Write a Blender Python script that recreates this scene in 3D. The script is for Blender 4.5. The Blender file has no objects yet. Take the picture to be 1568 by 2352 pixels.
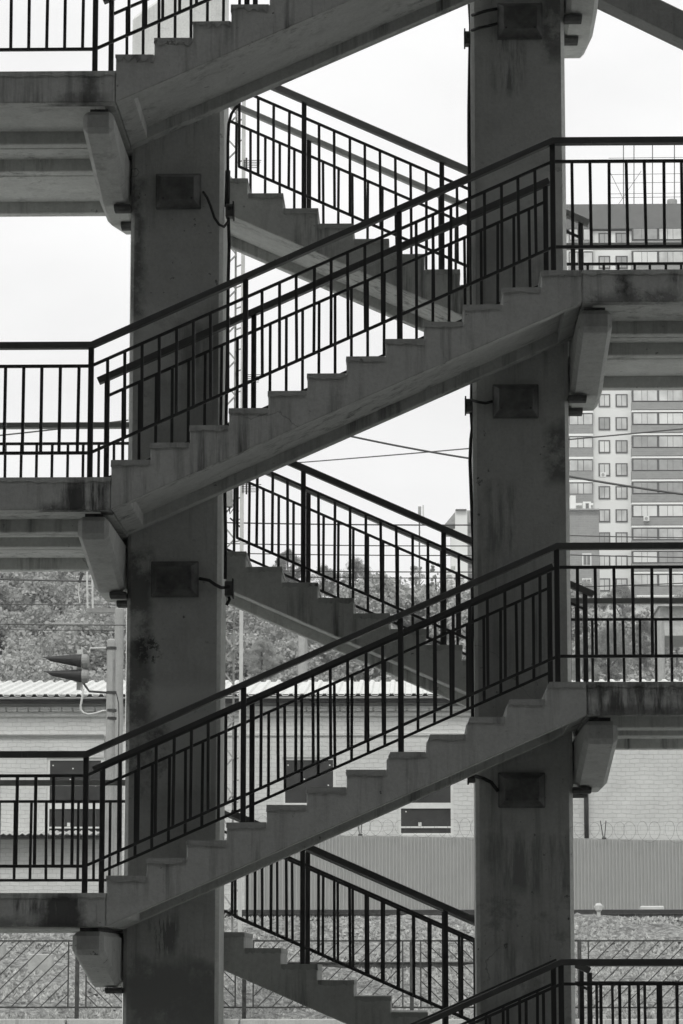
import bpy, math, random
import numpy as np
from mathutils import Vector
R = math.radians
C = bpy.context.scene.collection
rnd = random.Random(7)

# ------------------------------------------------------------ camera
W_, H_ = 1568.0, 2352.0          # measuring grid of the photograph
F_ = 7000.0; DIST = 23.3; EYE = 1.6
tilt = math.atan((2237.0 - H_/2)/F_)
yaw = math.atan((950.0 - W_/2)/F_*math.cos(tilt))
fw = Vector((-math.sin(yaw)*math.cos(tilt), math.cos(yaw)*math.cos(tilt), math.sin(tilt)))
rt = Vector((math.cos(yaw), math.sin(yaw), 0)); up = rt.cross(fw)
cd = bpy.data.cameras.new('camera'); cam = bpy.data.objects.new('camera', cd); C.objects.link(cam)
cam.location = (0, -DIST, EYE)
cam.rotation_euler = (R(90)+tilt, 0, yaw)
cd.sensor_fit = 'VERTICAL'; cd.sensor_height = 36.0; cd.lens = 36.0*F_/H_
cd.clip_start = 0.5; cd.clip_end = 5000
bpy.context.scene.camera = cam
def at(x, y, Y):
    d = fw*F_ + rt*(x-W_/2) - up*(y-H_/2)
    return Vector((0, -DIST, EYE)) + d*((Y+DIST)/d.y)

# ------------------------------------------------------------ world, sun, exposure
SUN_EL, SUN_AZ = 55.0, 190.0     # sun high behind the photographer, veiled by cloud
w = bpy.data.worlds.new('World'); bpy.context.scene.world = w; w.use_nodes = True
nt = w.node_tree; nt.nodes.clear()
def wn(t, **k):
    n = nt.nodes.new(t)
    for a, b in k.items(): setattr(n, a, b)
    return n
sky = wn('ShaderNodeTexSky', sky_type='NISHITA'); sky.sun_disc = False
sky.sun_elevation = R(SUN_EL); sky.sun_rotation = R(SUN_AZ); sky.dust_density = 3.0; sky.ozone_density = 1.0
bw = wn('ShaderNodeRGBToBW'); nt.links.new(sky.outputs[0], bw.inputs[0])
tc = wn('ShaderNodeTexCoord'); mp = wn('ShaderNodeMapping'); mp.inputs['Scale'].default_value = (1.0, 1.0, 2.6)
nt.links.new(tc.outputs['Generated'], mp.inputs[0])
nz = wn('ShaderNodeTexNoise'); nz.inputs['Scale'].default_value = 5.0; nz.inputs['Detail'].default_value = 5.0; nz.inputs['Roughness'].default_value = .5
nt.links.new(mp.outputs[0], nz.inputs['Vector'])
mr = wn('ShaderNodeMapRange'); mr.inputs['From Min'].default_value = .3; mr.inputs['From Max'].default_value = .7
mr.inputs['To Min'].default_value = 7.0; mr.inputs['To Max'].default_value = 8.7
nt.links.new(nz.outputs['Fac'], mr.inputs['Value'])
mixs = wn('ShaderNodeMix', data_type='FLOAT'); mixs.inputs[0].default_value = .85     # cloud cover over the clear sky
nt.links.new(bw.outputs[0], mixs.inputs[2]); nt.links.new(mr.outputs[0], mixs.inputs[3])
bg = wn('ShaderNodeBackground'); bg.inputs[1].default_value = .14
nt.links.new(mixs.outputs[0], bg.inputs[0])
wo = wn('ShaderNodeOutputWorld'); nt.links.new(bg.outputs[0], wo.inputs[0])
sl = bpy.data.lights.new('sun', 'SUN'); sl.energy = 1.7; sl.angle = R(14); sl.color = (1, .99, .97)
so = bpy.data.objects.new('sun', sl); C.objects.link(so)
so.rotation_euler = (R(90-SUN_EL), 0, R(180-SUN_AZ+180)-R(180))
vs = bpy.context.scene.view_settings
bpy.context.scene.display_settings.display_device = 'sRGB'
vs.view_transform = 'Standard'; vs.look = 'None'; vs.exposure = 0.0; vs.gamma = 1; vs.use_curve_mapping = False
bpy.context.scene.cycles.max_bounces = 6
bpy.context.scene.cycles.diffuse_bounces = 4

# ------------------------------------------------------------ materials (a black-and-white place)
def tint(v): return (v*.985, v, v*.97, 1)
def ramp(n, stops):
    cr = n.color_ramp
    while len(cr.elements) > 1: cr.elements.remove(cr.elements[-1])
    cr.elements[0].position = stops[0][0]; cr.elements[0].color = tint(stops[0][1])
    for p, v in stops[1:]:
        e = cr.elements.new(p); e.color = tint(v)
class Mat:
    def __init__(s, name, rough=.85, spec=.3, metal=0):
        s.m = bpy.data.materials.new(name); s.m.use_nodes = True; s.t = s.m.node_tree; s.t.nodes.clear()
        s.b = s.n('ShaderNodeBsdfPrincipled'); o = s.n('ShaderNodeOutputMaterial'); s.l(s.b.outputs[0], o.inputs[0])
        s.b.inputs['Roughness'].default_value = rough; s.b.inputs['Specular IOR Level'].default_value = spec
        s.b.inputs['Metallic'].default_value = metal
        s.g = s.n('ShaderNodeNewGeometry')
    def n(s, t, **k):
        n = s.t.nodes.new(t)
        for a, b in k.items(): setattr(n, a, b)
        return n
    def l(s, a, b): s.t.links.new(a, b)
    def noise(s, scale, detail=6, rough=.6, stretch=(1,1,1), off=(0,0,0)):
        mp = s.n('ShaderNodeMapping'); mp.inputs['Scale'].default_value = stretch; mp.inputs['Location'].default_value = off
        s.l(s.g.outputs['Position'], mp.inputs[0])
        n = s.n('ShaderNodeTexNoise'); n.inputs['Scale'].default_value = scale; n.inputs['Detail'].default_value = detail
        n.inputs['Roughness'].default_value = rough; s.l(mp.outputs[0], n.inputs['Vector'])
        return n.outputs['Fac']
    def ramp(s, fac, stops):
        r = s.n('ShaderNodeValToRGB'); ramp(r, stops); s.l(fac, r.inputs[0]); return r.outputs[0]
    def rng(s, fac, a, b, c=0., d=1.):
        r = s.n('ShaderNodeMapRange'); 
        for i, v in zip(('From Min','From Max','To Min','To Max'), (a,b,c,d)): r.inputs[i].default_value = v
        s.l(fac, r.inputs['Value']); return r.outputs[0]
    def math(s, op, a, b=None):
        m = s.n('ShaderNodeMath', operation=op); m.use_clamp = False
        for i, v in enumerate((a, b)):
            if v is None: continue
            if isinstance(v, (int, float)): m.inputs[i].default_value = v
            else: s.l(v, m.inputs[i])
        return m.outputs[0]
    def mix(s, fac, a, b, mode='MIX'):
        m = s.n('ShaderNodeMix', data_type='RGBA', blend_type=mode)
        if isinstance(fac, (int, float)): m.inputs[0].default_value = fac
        else: s.l(fac, m.inputs[0])
        for i, v in ((6, a), (7, b)):
            if isinstance(v, (int, float)): m.inputs[i].default_value = tint(v)
            else: s.l(v, m.inputs[i])
        return m.outputs[2]
    def col(s, c):
        if isinstance(c, (int, float)): s.b.inputs['Base Color'].default_value = tint(c)
        else: s.l(c, s.b.inputs['Base Color'])
    def bump(s, h, dist=.01, strength=.5):
        b = s.n('ShaderNodeBump'); b.inputs['Distance'].default_value = dist; b.inputs['Strength'].default_value = strength
        s.l(h, b.inputs['Height']); s.l(b.outputs[0], s.b.inputs['Normal'])

def concrete(name, v, dirt=1.0, seed=0, stains=(), ymax=.3):
    """stains: (x0, x1, z0, z1, factor, threshold, streaky) soft-edged weathered areas of the wall itself"""
    m = Mat(name, .9, .2)
    big = m.noise(1.3, 6, .65, off=(seed, 0, 0)); mid = m.noise(5.5, 7, .7, off=(0, seed, 2))
    fine = m.noise(34, 8, .75)
    c = m.ramp(big, [(.28, v*.70), (.45, v*.92), (.6, v*1.06), (.75, v*1.25)])
    c = m.mix(.45, c, m.ramp(mid, [(.3, v*.62), (.5, v*1.0), (.7, v*1.3)]))
    c = m.mix(.4, c, m.ramp(fine, [(.3, v*.66), (.55, v*1.05), (.8, v*1.3)]))
    st = m.noise(3.4, 6, .7, stretch=(2.6, 2.6, .16), off=(seed*2, 3, 0)); pa = m.noise(.9, 3, .55, off=(5+seed, 1, 2))
    f = m.math('MULTIPLY', m.rng(st, .50, .68), m.rng(pa, .40, .62))
    c = m.mix(m.math('MULTIPLY', f, min(1, .8*dirt)), c, v*.22)
    sp = m.noise(17, 4, .6, off=(2, seed, 9)); f2 = m.math('MULTIPLY', m.rng(sp, .66, .71), m.rng(m.noise(1.6, 2), .46, .58))
    c = m.mix(m.math('MULTIPLY', f2, .85), c, v*.15)
    sx = m.n('ShaderNodeSeparateXYZ'); m.l(m.g.outputs['Position'], sx.inputs[0])
    rough_n = m.noise(4.5, 7, .7, off=(seed, 4, 4))
    for x0, x1, z0, z1, fac, th, strk, *cz in stains:
        ed_ = .008 if cz else .06
        def soft(o, a, b, e):
            return m.math('MULTIPLY', m.rng(o, a-e, a+e), m.rng(o, b-e, b+e, 1, 0))
        wobx = m.math('ADD', sx.outputs[0], m.math('MULTIPLY', m.math('SUBTRACT', rough_n, .5), .25))
        wobz = m.math('ADD', sx.outputs[2], m.math('MULTIPLY', m.math('SUBTRACT', mid, .5), .22))
        k = m.math('MULTIPLY', soft(wobx, x0, x1, .04), soft(wobz, z0, z1, .05))
        if strk: nn_ = m.noise(5, 6, .72, stretch=(2.2, 1, .22), off=(x0*3, 1, z0))
        else: nn_ = m.noise(3.3, 7, .75, off=(x0*3, 1, z0))
        k = m.math('MULTIPLY', k, m.math('LESS_THAN', sx.outputs[1], ymax))
        k = m.math('MULTIPLY', k, m.rng(nn_, th-ed_, th+ed_))
        if fac < 1: c = m.mix(m.math('MULTIPLY', k, .92), c, v*fac)
        else: c = m.mix(m.math('MULTIPLY', k, .6), c, min(.8, v*fac))
    vo = m.n('ShaderNodeTexVoronoi', feature='DISTANCE_TO_EDGE'); vo.inputs['Scale'].default_value = .42
    wv = m.n('ShaderNodeVectorMath', operation='ADD'); nn = m.n('ShaderNodeTexNoise'); nn.inputs['Scale'].default_value = 1.1; nn.inputs['Detail'].default_value = 8
    m.l(m.g.outputs['Position'], nn.inputs['Vector']); m.l(m.g.outputs['Position'], wv.inputs[0]); m.l(nn.outputs['Color'], wv.inputs[1]); m.l(wv.outputs[0], vo.inputs['Vector'])
    cr = m.math('MULTIPLY', m.rng(vo.outputs['Distance'], .0, .0022, 1, 0), m.rng(m.noise(.9, 2, off=(9, 9, seed)), .54, .6))
    c = m.mix(m.math('MULTIPLY', cr, .6), c, v*.25)
    m.col(c); m.bump(m.math('ADD', m.math('MULTIPLY', fine, .6), m.math('MULTIPLY', mid, .8)), .008, .7)
    return m.m
def plain(name, v, var=.15, scale=8, rough=.7, spec=.3, metal=0, bump=0):
    m = Mat(name, rough, spec, metal); n = m.noise(scale, 6, .65)
    m.col(m.ramp(n, [(.3, v*(1-var)), (.7, v*(1+var))]))
    if bump: m.bump(n, bump, .5)
    return m.m
M = {}
M['conc'] = concrete('stair concrete', .57, 1.25)
M['concS'] = concrete('stained stair concrete', .58, 1.25, 4)
M['landL1'] = concrete('left landing concrete, lowest', .60, 1.2, 5, [(-2.82, -2.52, 1.9, 2.2, .12, .36, 1), (-3.6, -2.6, 2.05, 2.2, .2, .52, 1), (-3.3, -2.4, 1.93, 1.985, .1, .45, 0)])
M['landL2'] = concrete('left landing concrete, middle', .60, 1.0, 6, [(-2.74, -2.36, 5.12, 5.38, .12, .45, 1), (-2.9, -2.3, 5.1, 5.19, .1, .45, 0)])
M['landL3'] = concrete('left landing concrete, upper', .60, 1.0, 7, [(-2.60, -2.53, 8.35, 8.66, .15, .35, 1), (-2.8, -2.4, 8.40, 8.46, .12, .42, 0)])
M['landR1'] = concrete('right landing concrete, mouldy', .60, 1.3, 8, [(1.1, 3.8, 3.56, 3.80, .14, .52, 1), (1.3, 3.8, 3.70, 3.80, .18, .50, 0), (1.3, 2.5, 3.54, 3.61, .1, .44, 0)])
M['landR2'] = concrete('right landing concrete, upper', .58, 1.1, 9, [(1.63, 1.71, 6.8, 7.03, .08, .4, 1), (2.03, 2.09, 6.9, 7.03, .1, .45, 1), (1.35, 2.2, 6.78, 6.84, .09, .48, 0)])
M['col'] = concrete('column plaster', .57, .75, 8, [
    (-2.34, -2.14, 3.2, 5.05, .34, .47, 0), (-2.28, -2.08, 4.12, 4.34, .10, .5, 0, 1), (-2.10, -1.56, 3.1, 3.92, 1.35, .2, 0, 1), (-2.1, -1.9, 1.75, 2.05, .4, .5, 1, 1), (-2.32, -1.6, .95, 1.6, .55, .40, 0, 1), (-2.3, -2.0, 3.0, 3.6, .3, .54, 0),
    (-2.34, -2.24, 7.0, 8.2, .35, .44, 0), (-2.25, -1.9, 6.1, 7.1, 1.35, .42, 0), (-2.3, -1.55, 1.15, 1.7, .5, .42, 0), (-2.34, -1.9, .6, 1.3, 1.6, .52, 0), (-2.34, -1.6, .5, 1.25, .6, .5, 0),
    (.6, 1.25, 2.25, 2.7, .5, .5, 1), (1.1, 1.3, 5.6, 6.1, .35, .44, 0), (.6, 1.3, 7.75, 8.25, 1.6, .4, 0), (.55, 1.1, 1.4, 1.75, 1.7, .5, 1), (.5, 1.3, -.5, 2.2, .5, .60, 0), (1.1, 1.3, 9.2, 9.9, .4, .46, 0), (.7, .95, 8.9, 9.6, .4, .5, 1), (-1.95, -1.6, 6.6, 6.95, .55, .45, 1), (.62, .85, 5.0, 5.6, .5, .5, 1)], 1.7)
M['dconc'] = concrete('sooty concrete', .22, 1.0, 40)  # darker base tone for the sloping beam
M['cross'] = concrete('crosshead plaster', .62, .5, 12)
M['screed'] = concrete('broken screed', .46, 1.2, 16)
M['white'] = concrete('whitewash_and_skylight', .82, .3, 20)  # pier whitewash; on the column sides it stands in for sky light
M['pole'] = concrete('pole concrete', .42, .8, 23)
M['kerb'] = concrete('kerb concrete', .5, .8, 27)
def paint():
    m = Mat('dark railing paint', .42, .5); n = m.noise(7, 6, .7); f = m.noise(55, 3, .6)
    c = m.ramp(n, [(.3, .014), (.7, .024)])
    c = m.mix(m.rng(f, .70, .76, 0, .6), c, .09); m.col(c); m.bump(f, .0015, .4); return m.m
M['rail'] = paint()
def hand(a=.055, b=.085):
    m = Mat('handrail paint', .5, .4); n = m.noise(5, 6, .7); f = m.noise(9, 4, .6, stretch=(9, 1, .6))
    c = m.ramp(n, [(.3, a), (.7, b)])
    c = m.mix(m.rng(f, .69, .73, 0, .7), c, .22); m.col(c); m.bump(n, .002, .3); return m.m
M['hand'] = hand()
M['hand_glare'] = hand(.16, .24)  # rear handrails toned paler in place of sky glare
M['hand_glare_top'] = hand(.34, .46)  # palest copy, sky glare painted into the uppermost rear handrail
M['box'] = plain('dark box paint', .12, .6, 7, .5, bump=.002)
M['cable'] = plain('black cable', .02, .3, 20, .6)
M['rust'] = plain('rusty steel', .08, .5, 12, .9, bump=.003)
M['steel'] = plain('grey steel', .30, .2, 6, .55)
M['pale'] = plain('pale painted steel', .62, .12, 5, .6)
M['dark'] = plain('dark steel', .06, .3, 5, .6)
M['hoodp'] = plain('dark hood paint', .028, .3, 5, .5)
M['wire'] = plain('wire', .09, .1, 1, .6)
M['glassd'] = plain('dark boarded pane', .045, .35, 1.2, .35, .5)
M['frame'] = plain('white frame', .72, .08, 4)
M['sheet'] = plain('fence sheet', .45, .05, 1.5, .55)
M['roof'] = plain('roof sheet', .66, .12, 2.5, .6)
M['slate'] = plain('fibre cement sheet', .5, .2, 5, .8)
M['asphalt'] = plain('worn paving', .6, .25, 12, .9, bump=.004)
M['tar'] = plain('tarred road', .13, .25, 12, .9, bump=.004)
M['blocker'] = concrete('hall concrete', .08, .8, 31)  # for the unseen block added to shade the stairs
M['blockerglass'] = plain('hall glass', .04, .2, .4, .15, .5)
M['render'] = plain('pale render', .74, .05, .3, .9)
M['band'] = plain('white band', .82, .05, .5, .9)
M['attic'] = plain('attic cladding', .15, .1, .8, .9)
M['dframe'] = plain('dark window frame', .07, .15, 1, .7)
def pane():
    m = Mat('curtained pane', .25, .5); n = m.noise(.35, 3, .6, stretch=(1, 1, .8)); m.col(m.ramp(n, [(.35, .36), (.5, .52), (.68, .66)])); return m.m
M['pane'] = pane()
M['pane2'] = plain('drawn curtain pane', .68, .1, .5, .3, .5)
M['pane3'] = plain('dim pane', .30, .25, .6, .2, .5)
def brick(name, v, mortar, bw_, bh, mort, painted=False, vary=.2):
    m = Mat(name, .9, .2)
    sx = m.n('ShaderNodeSeparateXYZ'); m.l(m.g.outputs['Position'], sx.inputs[0]); cx = m.n('ShaderNodeCombineXYZ')
    s2 = m.math('ADD', sx.outputs[0], sx.outputs[1]); m.l(s2, cx.inputs[0]); m.l(sx.outputs[2], cx.inputs[1])
    wob = m.n('ShaderNodeVectorMath', operation='ADD'); nn = m.n('ShaderNodeTexNoise'); nn.inputs['Scale'].default_value = 2.4; nn.inputs['Detail'].default_value = 4
    m.l(m.g.outputs['Position'], nn.inputs['Vector']); sc = m.n('ShaderNodeVectorMath', operation='SCALE'); sc.inputs['Scale'].default_value = .13
    m.l(nn.outputs['Color'], sc.inputs[0]); m.l(cx.outputs[0], wob.inputs[0]); m.l(sc.outputs[0], wob.inputs[1])
    b = m.n('ShaderNodeTexBrick'); b.inputs['Scale'].default_value = 1.0; b.inputs['Brick Width'].default_value = bw_; b.inputs['Row Height'].default_value = bh
    b.inputs['Mortar Size'].default_value = mort; b.inputs['Mortar Smooth'].default_value = .3; b.inputs['Bias'].default_value = 0
    b.inputs['Color1'].default_value = tint(v*(1-vary)); b.inputs['Color2'].default_value = tint(v*(1+vary)); b.inputs['Mortar'].default_value = tint(mortar)
    m.l(wob.outputs[0], b.inputs['Vector'])
    n = m.noise(1.3, 6, .65); c = m.mix(.55, b.outputs['Color'], m.ramp(n, [(.3, v*.8), (.7, v*1.12)]))
    c = m.mix(m.rng(m.noise(4, 5, .7), .63, .7, 0, .4), c, v*.5)
    m.col(c); m.bump(b.outputs['Fac'], -.02, .7); return m.m
M['wbrick'] = brick('whitewashed brick', .66, .47, .30, .135, .009, vary=.05)
M['gbrick'] = brick('grey brick', .27, .33, .6, .28, .03, vary=.12)
def leaf(name, lo, hi, scale=.5):
    m = Mat(name, .7, .2); n = m.noise(scale, 5, .7); n2 = m.noise(scale*7, 3, .7)
    c = m.mix(.45, m.ramp(n, [(.32, lo), (.5, (lo+hi)/2), (.66, hi)]), m.ramp(n2, [(.3, lo*.8), (.7, hi*1.15)])); m.col(c)
    tr = m.n('ShaderNodeBsdfTranslucent'); m.l(c, tr.inputs[0]); ms = m.n('ShaderNodeMixShader'); ms.inputs[0].default_value = .3
    out = [x for x in m.t.nodes if x.type == 'OUTPUT_MATERIAL'][0]
    m.l(m.b.outputs[0], ms.inputs[1]); m.l(tr.outputs[0], ms.inputs[2]); m.l(ms.outputs[0], out.inputs[0]); return m.m
M['leaf'] = leaf('hillside leaves', .26, .56, .13)
M['leaf2'] = leaf('grey green leaves', .16, .40, .3)
M['leaf3'] = leaf('pale leaves', .26, .56, .3)
M['bark'] = plain('bark', .12, .4, 6, .9)
def ground():
    m = Mat('stony ground', .95, .1)
    a = m.noise(.55, 6, .65); b = m.noise(5.5, 6, .75); v = m.n('ShaderNodeTexVoronoi'); v.inputs['Scale'].default_value = 6.5
    m.l(m.g.outputs['Position'], v.inputs['Vector'])
    c = m.ramp(a, [(.3, .14), (.5, .28), (.7, .44)])
    c = m.mix(.6, c, m.ramp(b, [(.40, .04), (.5, .30), (.60, .70)])); c = m.mix(.35, c, m.ramp(v.outputs['Distance'], [(.1, .5), (.6, .12)]))
    m.col(c); m.bump(m.math('ADD', b, m.math('MULTIPLY', v.outputs['Distance'], -.5)), .12, .8); return m.m
M['ground'] = ground()
M['stone'] = plain('ballast stone', .36, .75, 7, .95)
M['weed'] = leaf('dry weeds', .10, .50, 1.1)

# ------------------------------------------------------------ mesh helpers
class MB:
    def __init__(s): s.v = []; s.f = []
    def add(s, v, f):
        o = len(s.v); s.v += [tuple(p) for p in v]; s.f += [tuple(i+o for i in q) for q in f]; return s
    def box(s, x0, x1, y0, y1, z0, z1):
        return s.add([(x0,y0,z0),(x1,y0,z0),(x1,y1,z0),(x0,y1,z0),(x0,y0,z1),(x1,y0,z1),(x1,y1,z1),(x0,y1,z1)],
                     [(0,3,2,1),(4,5,6,7),(0,1,5,4),(1,2,6,5),(2,3,7,6),(3,0,4,7)])
    def prismY(s, prof, y0, y1):        # profile in XZ, counter-clockwise seen from -Y
        n = len(prof)
        return s.add([(x,y0,z) for x,z in prof]+[(x,y1,z) for x,z in prof],
                     [tuple(range(n)), tuple(reversed(range(n,2*n)))]+[((i+1)%n, i, n+i, n+(i+1)%n) for i in range(n)])
    def prismX(s, prof, x0, x1):        # profile in YZ
        n = len(prof)
        return s.add([(x0,y,z) for y,z in prof]+[(x1,y,z) for y,z in prof],
                     [tuple(reversed(range(n))), tuple(range(n,2*n))]+[(i, (i+1)%n, n+(i+1)%n, n+i) for i in range(n)])
    def tube(s, pts, r, n=8, caps=True):
        pts = [Vector(p) for p in pts]; rs = r if isinstance(r, (list, tuple)) else [r]*len(pts); o = len(s.v); prev = None
        for i, p in enumerate(pts):
            d = (pts[min(i+1, len(pts)-1)]-pts[max(i-1, 0)]).normalized()
            a = d.orthogonal().normalized() if prev is None else (prev-d*prev.dot(d)).normalized()
            prev = a; b = d.cross(a)
            s.v += [tuple(p+(a*math.cos(2*math.pi*k/n)+b*math.sin(2*math.pi*k/n))*rs[i]) for k in range(n)]
        for i in range(len(pts)-1):
            for k in range(n):
                s.f.append((o+i*n+k, o+i*n+(k+1)%n, o+(i+1)*n+(k+1)%n, o+(i+1)*n+k))
        if caps: s.f.append(tuple(o+k for k in reversed(range(n)))); s.f.append(tuple(o+(len(pts)-1)*n+k for k in range(n)))
        return s
    def bar(s, p, q, wy, wz):           # rectangular bar between two points
        p, q = Vector(p), Vector(q); d = (q-p).normalized()
        a = Vector((0,1,0)) if abs(d.y) < .9 else Vector((1,0,0)); b = d.cross(a).normalized(); a = b.cross(d).normalized()
        vs_ = []
        for e in (p, q):
            for i, j in ((-1,-1),(1,-1),(1,1),(-1,1)): vs_.append(e+a*(i*wy/2)+b*(j*wz/2))
        return s.add(vs_, [(0,1,2,3),(7,6,5,4),(0,4,5,1),(1,5,6,2),(2,6,7,3),(3,7,4,0)])
    def build(s, name, mat, parent=None, bevel=0, smooth=False, loc=None):
        me = bpy.data.meshes.new(name); off = Vector(loc) if loc is not None else Vector((0,0,0))
        me.from_pydata([tuple(Vector(p)-off) for p in s.v] if loc is not None else s.v, [], s.f); me.materials.append(M[mat]); me.update()
        o = bpy.data.objects.new(name, me); C.objects.link(o)
        if loc is not None: o.location = loc
        if parent:
            wl = Vector((0,0,0)); q = parent
            while q: wl += q.location; q = q.parent
            o.parent = parent; o.location = (Vector(loc) if loc is not None else Vector((0,0,0))) - wl
        if bevel:
            b = o.modifiers.new('bevel', 'BEVEL'); b.width = bevel; b.segments = 1; b.limit_method = 'ANGLE'; b.angle_limit = R(40)
        if smooth: me.polygons.foreach_set('use_smooth', [True]*len(me.polygons))
        return o
def thing(name, label, cat, loc=(0,0,0), group=None):
    o = bpy.data.objects.new(name, None); C.objects.link(o); o.location = loc; o.empty_display_size = .3
    o['label'] = label; o['category'] = cat
    if group: o['group'] = group
    return o
def tag(o, label, cat, group=None):
    o['label'] = label; o['category'] = cat
    if group: o['group'] = group
    return o
def struct(o): o['kind'] = 'structure'; return o
def stuff(o): o['kind'] = 'stuff'; return o

# ------------------------------------------------------------ stair tower
LV = {'L0': -.97, 'R0': .63, 'L1': 2.209, 'R1': 3.811, 'L2': 5.413, 'R2': 7.038, 'L3': 8.673, 'R3': 10.29}
TR = .3046
XL, XR = -2.335, 1.33              # joints between flights and landings
XLE, XRE = -4.7, 3.75              # outer ends of the landings
GZ = -.97

def flight(name, zlo, zhi, right, y0, y1, label, mat, chip=0., rough=0):
    """one precast flight; right=True climbs towards +X"""
    t = thing(name, label, 'stair flight', ((XL+XR)/2, y0, zlo), 'stair flights of the tower')
    rise = (zhi-zlo)/12
    def X(u): return (XL+u) if right else (XR-u)
    def poly(top_off, zb_off, u0=0.0, u1=XR-XL):
        p = [(X(u0), zlo-.255+zb_off)]
        q = []
        for j in range(12):
            a = j*TR; b = min((j+1)*TR, u1); z = zlo+(j+1)*rise-top_off
            if j == 11: b = u1
            if chip and j >= 7: q += [(X(a), z-.055), (X(a+chip), z), (X(b), z)]
            else: q += [(X(a), z), (X(b), z)]
        bot = [(X(u0), zlo-.255+zb_off), (X(u1), zhi-.255+zb_off)]
        prof = [bot[0], bot[1]] + list(reversed(q))
        return prof if right else list(reversed(prof))
    m = MB()
    m.prismY(poly(.008, 0), y0, y0+.13); m.prismY(poly(.008, 0), y1-.13, y1)
    m.prismY(poly(.010, .095), y0+.13, y1-.13)
    # solid end ribs
    for u0, u1, zz in ((0, .14, zlo), (XR-XL-.13, XR-XL, zhi)):
        zb0 = zlo-.255+(zhi-zlo)*u0/(XR-XL); zb1 = zlo-.255+(zhi-zlo)*u1/(XR-XL)
        p = [(X(u0), zb0+.004), (X(u1), zb1+.004), (X(u1), zb1+.11), (X(u0), zb0+.11)]
        m.prismY(p if right else list(reversed(p)), y0+.13, y1-.13)
    m.build('string', mat, t, .007)
    rr = random.Random(hash(label) % 1000 if False else len(label)+int(zlo*10))
    for j in range(12):                # each tread is a cast screed with a ragged lower edge
        u0 = j*TR-.005; u1 = (j+1)*TR-.006 if j < 11 else XR-XL-.004
        z = zlo+(j+1)*rise; N = 14
        low = [(u0+(u1-u0)*i/N, z-.045-rr.uniform(-.012, .010)*(1+rough)) for i in range(N+1)]
        if chip and j >= 7: prof = [(u0+chip, z)]+[(max(a, u0+.5*chip), b) for a, b in low]+[(u1, z)]
        else: prof = [(u0+.004*rr.random(), z-.004*rr.random())]+low+[(u1, z-.003*rr.random())]
        prof = [(X(a), b) for a, b in prof]
        if not right: prof = list(reversed(prof))
        MB().prismY(prof, y0-.006, y1+.004).build('tread', 'screed', t, 0)
    return t
YF0, YF1, YB0, YB1 = 0.0, 1.42, 2.28, 3.67
flight('stair_flight', LV['L0'], LV['R0'], True, YF0, YF1, 'lowest front flight, at the bottom edge below the right column', 'conc')
flight('stair_flight', LV['L1'], LV['R1'], True, YF0, YF1, 'lower of the two full front flights, its nosings chipped near the top', 'concS', chip=.035)
flight('stair_flight', LV['L2'], LV['R2'], True, YF0, YF1, 'middle front flight crossing the picture above the chipped one', 'conc')
flight('stair_flight', LV['L3'], LV['R3'], True, YF0, YF1, 'topmost front flight with badly broken tread edges, top left', 'conc', rough=1.5)
flight('stair_flight', LV['R0'], LV['L1'], False, YB0, YB1, 'lowest rear flight, between the columns near the ground', 'conc')
flight('stair_flight', LV['R1'], LV['L2'], False, YB0, YB1, 'middle rear flight, seen under the middle front flight', 'conc')
flight('stair_flight', LV['R2'], LV['L3'], False, YB0, YB1, 'uppermost rear flight, descending in front of the open sky', 'conc')

def landing(key, label, mat):
    z = LV[key]; left = key[0] == 'L'
    xa, xb = (XLE, XL-.004) if left else (XR+.004, XRE)
    t = thing('landing', label, 'landing', ((xa+xb)/2, 0, z), 'concrete landings of the stair tower')
    for y0, y1, rb in ((0, 1.345, .125), (1.365, 2.228, .14), (2.25, 3.67, .125)):
        m = MB(); zb = z-.255
        m.box(xa, xb, y0, y0+rb, zb, z-.006); m.box(xa, xb, y1-rb, y1, zb, z-.006)
        m.box(xa, xb, y0+rb, y1-rb, zb+.105, z-.008)
        xe0, xe1 = (xb-.10, xb) if left else (xa, xa+.10)
        m.box(xe0+.001, xe1-.001, y0+rb, y1-rb, zb+.003, zb+.105)
        m.box(*((xa+.001, xa+.10) if left else (xb-.10, xb-.001)), y0+rb, y1-rb, zb+.003, zb+.105)
        m.build('panel', mat, t, .009)
    # ragged screed edge on top
    N = 60; rr = random.Random(int(z*100))
    low = [(xa+(xb-xa)*i/N, z-.038-rr.uniform(-.012, .012)) for i in range(N+1)]
    MB().prismY([(xa, z)]+low+[(xb, z)], -.005, 3.674).build('screed', mat, t)
    return t
landing('L1', 'left landing of the lowest storey, dark stains under the railing post', 'landL1')
landing('L2', 'left landing half way up, water stain at its corner', 'landL2')
landing('L3', 'top left landing at the foot of the topmost flight', 'landL3')
landing('R0', 'lowest right landing at the bottom right edge', 'conc')
landing('R1', 'lower right landing streaked with black mould', 'landR1')
landing('R2', 'upper right landing in front of the apartment tower', 'landR2')

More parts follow.
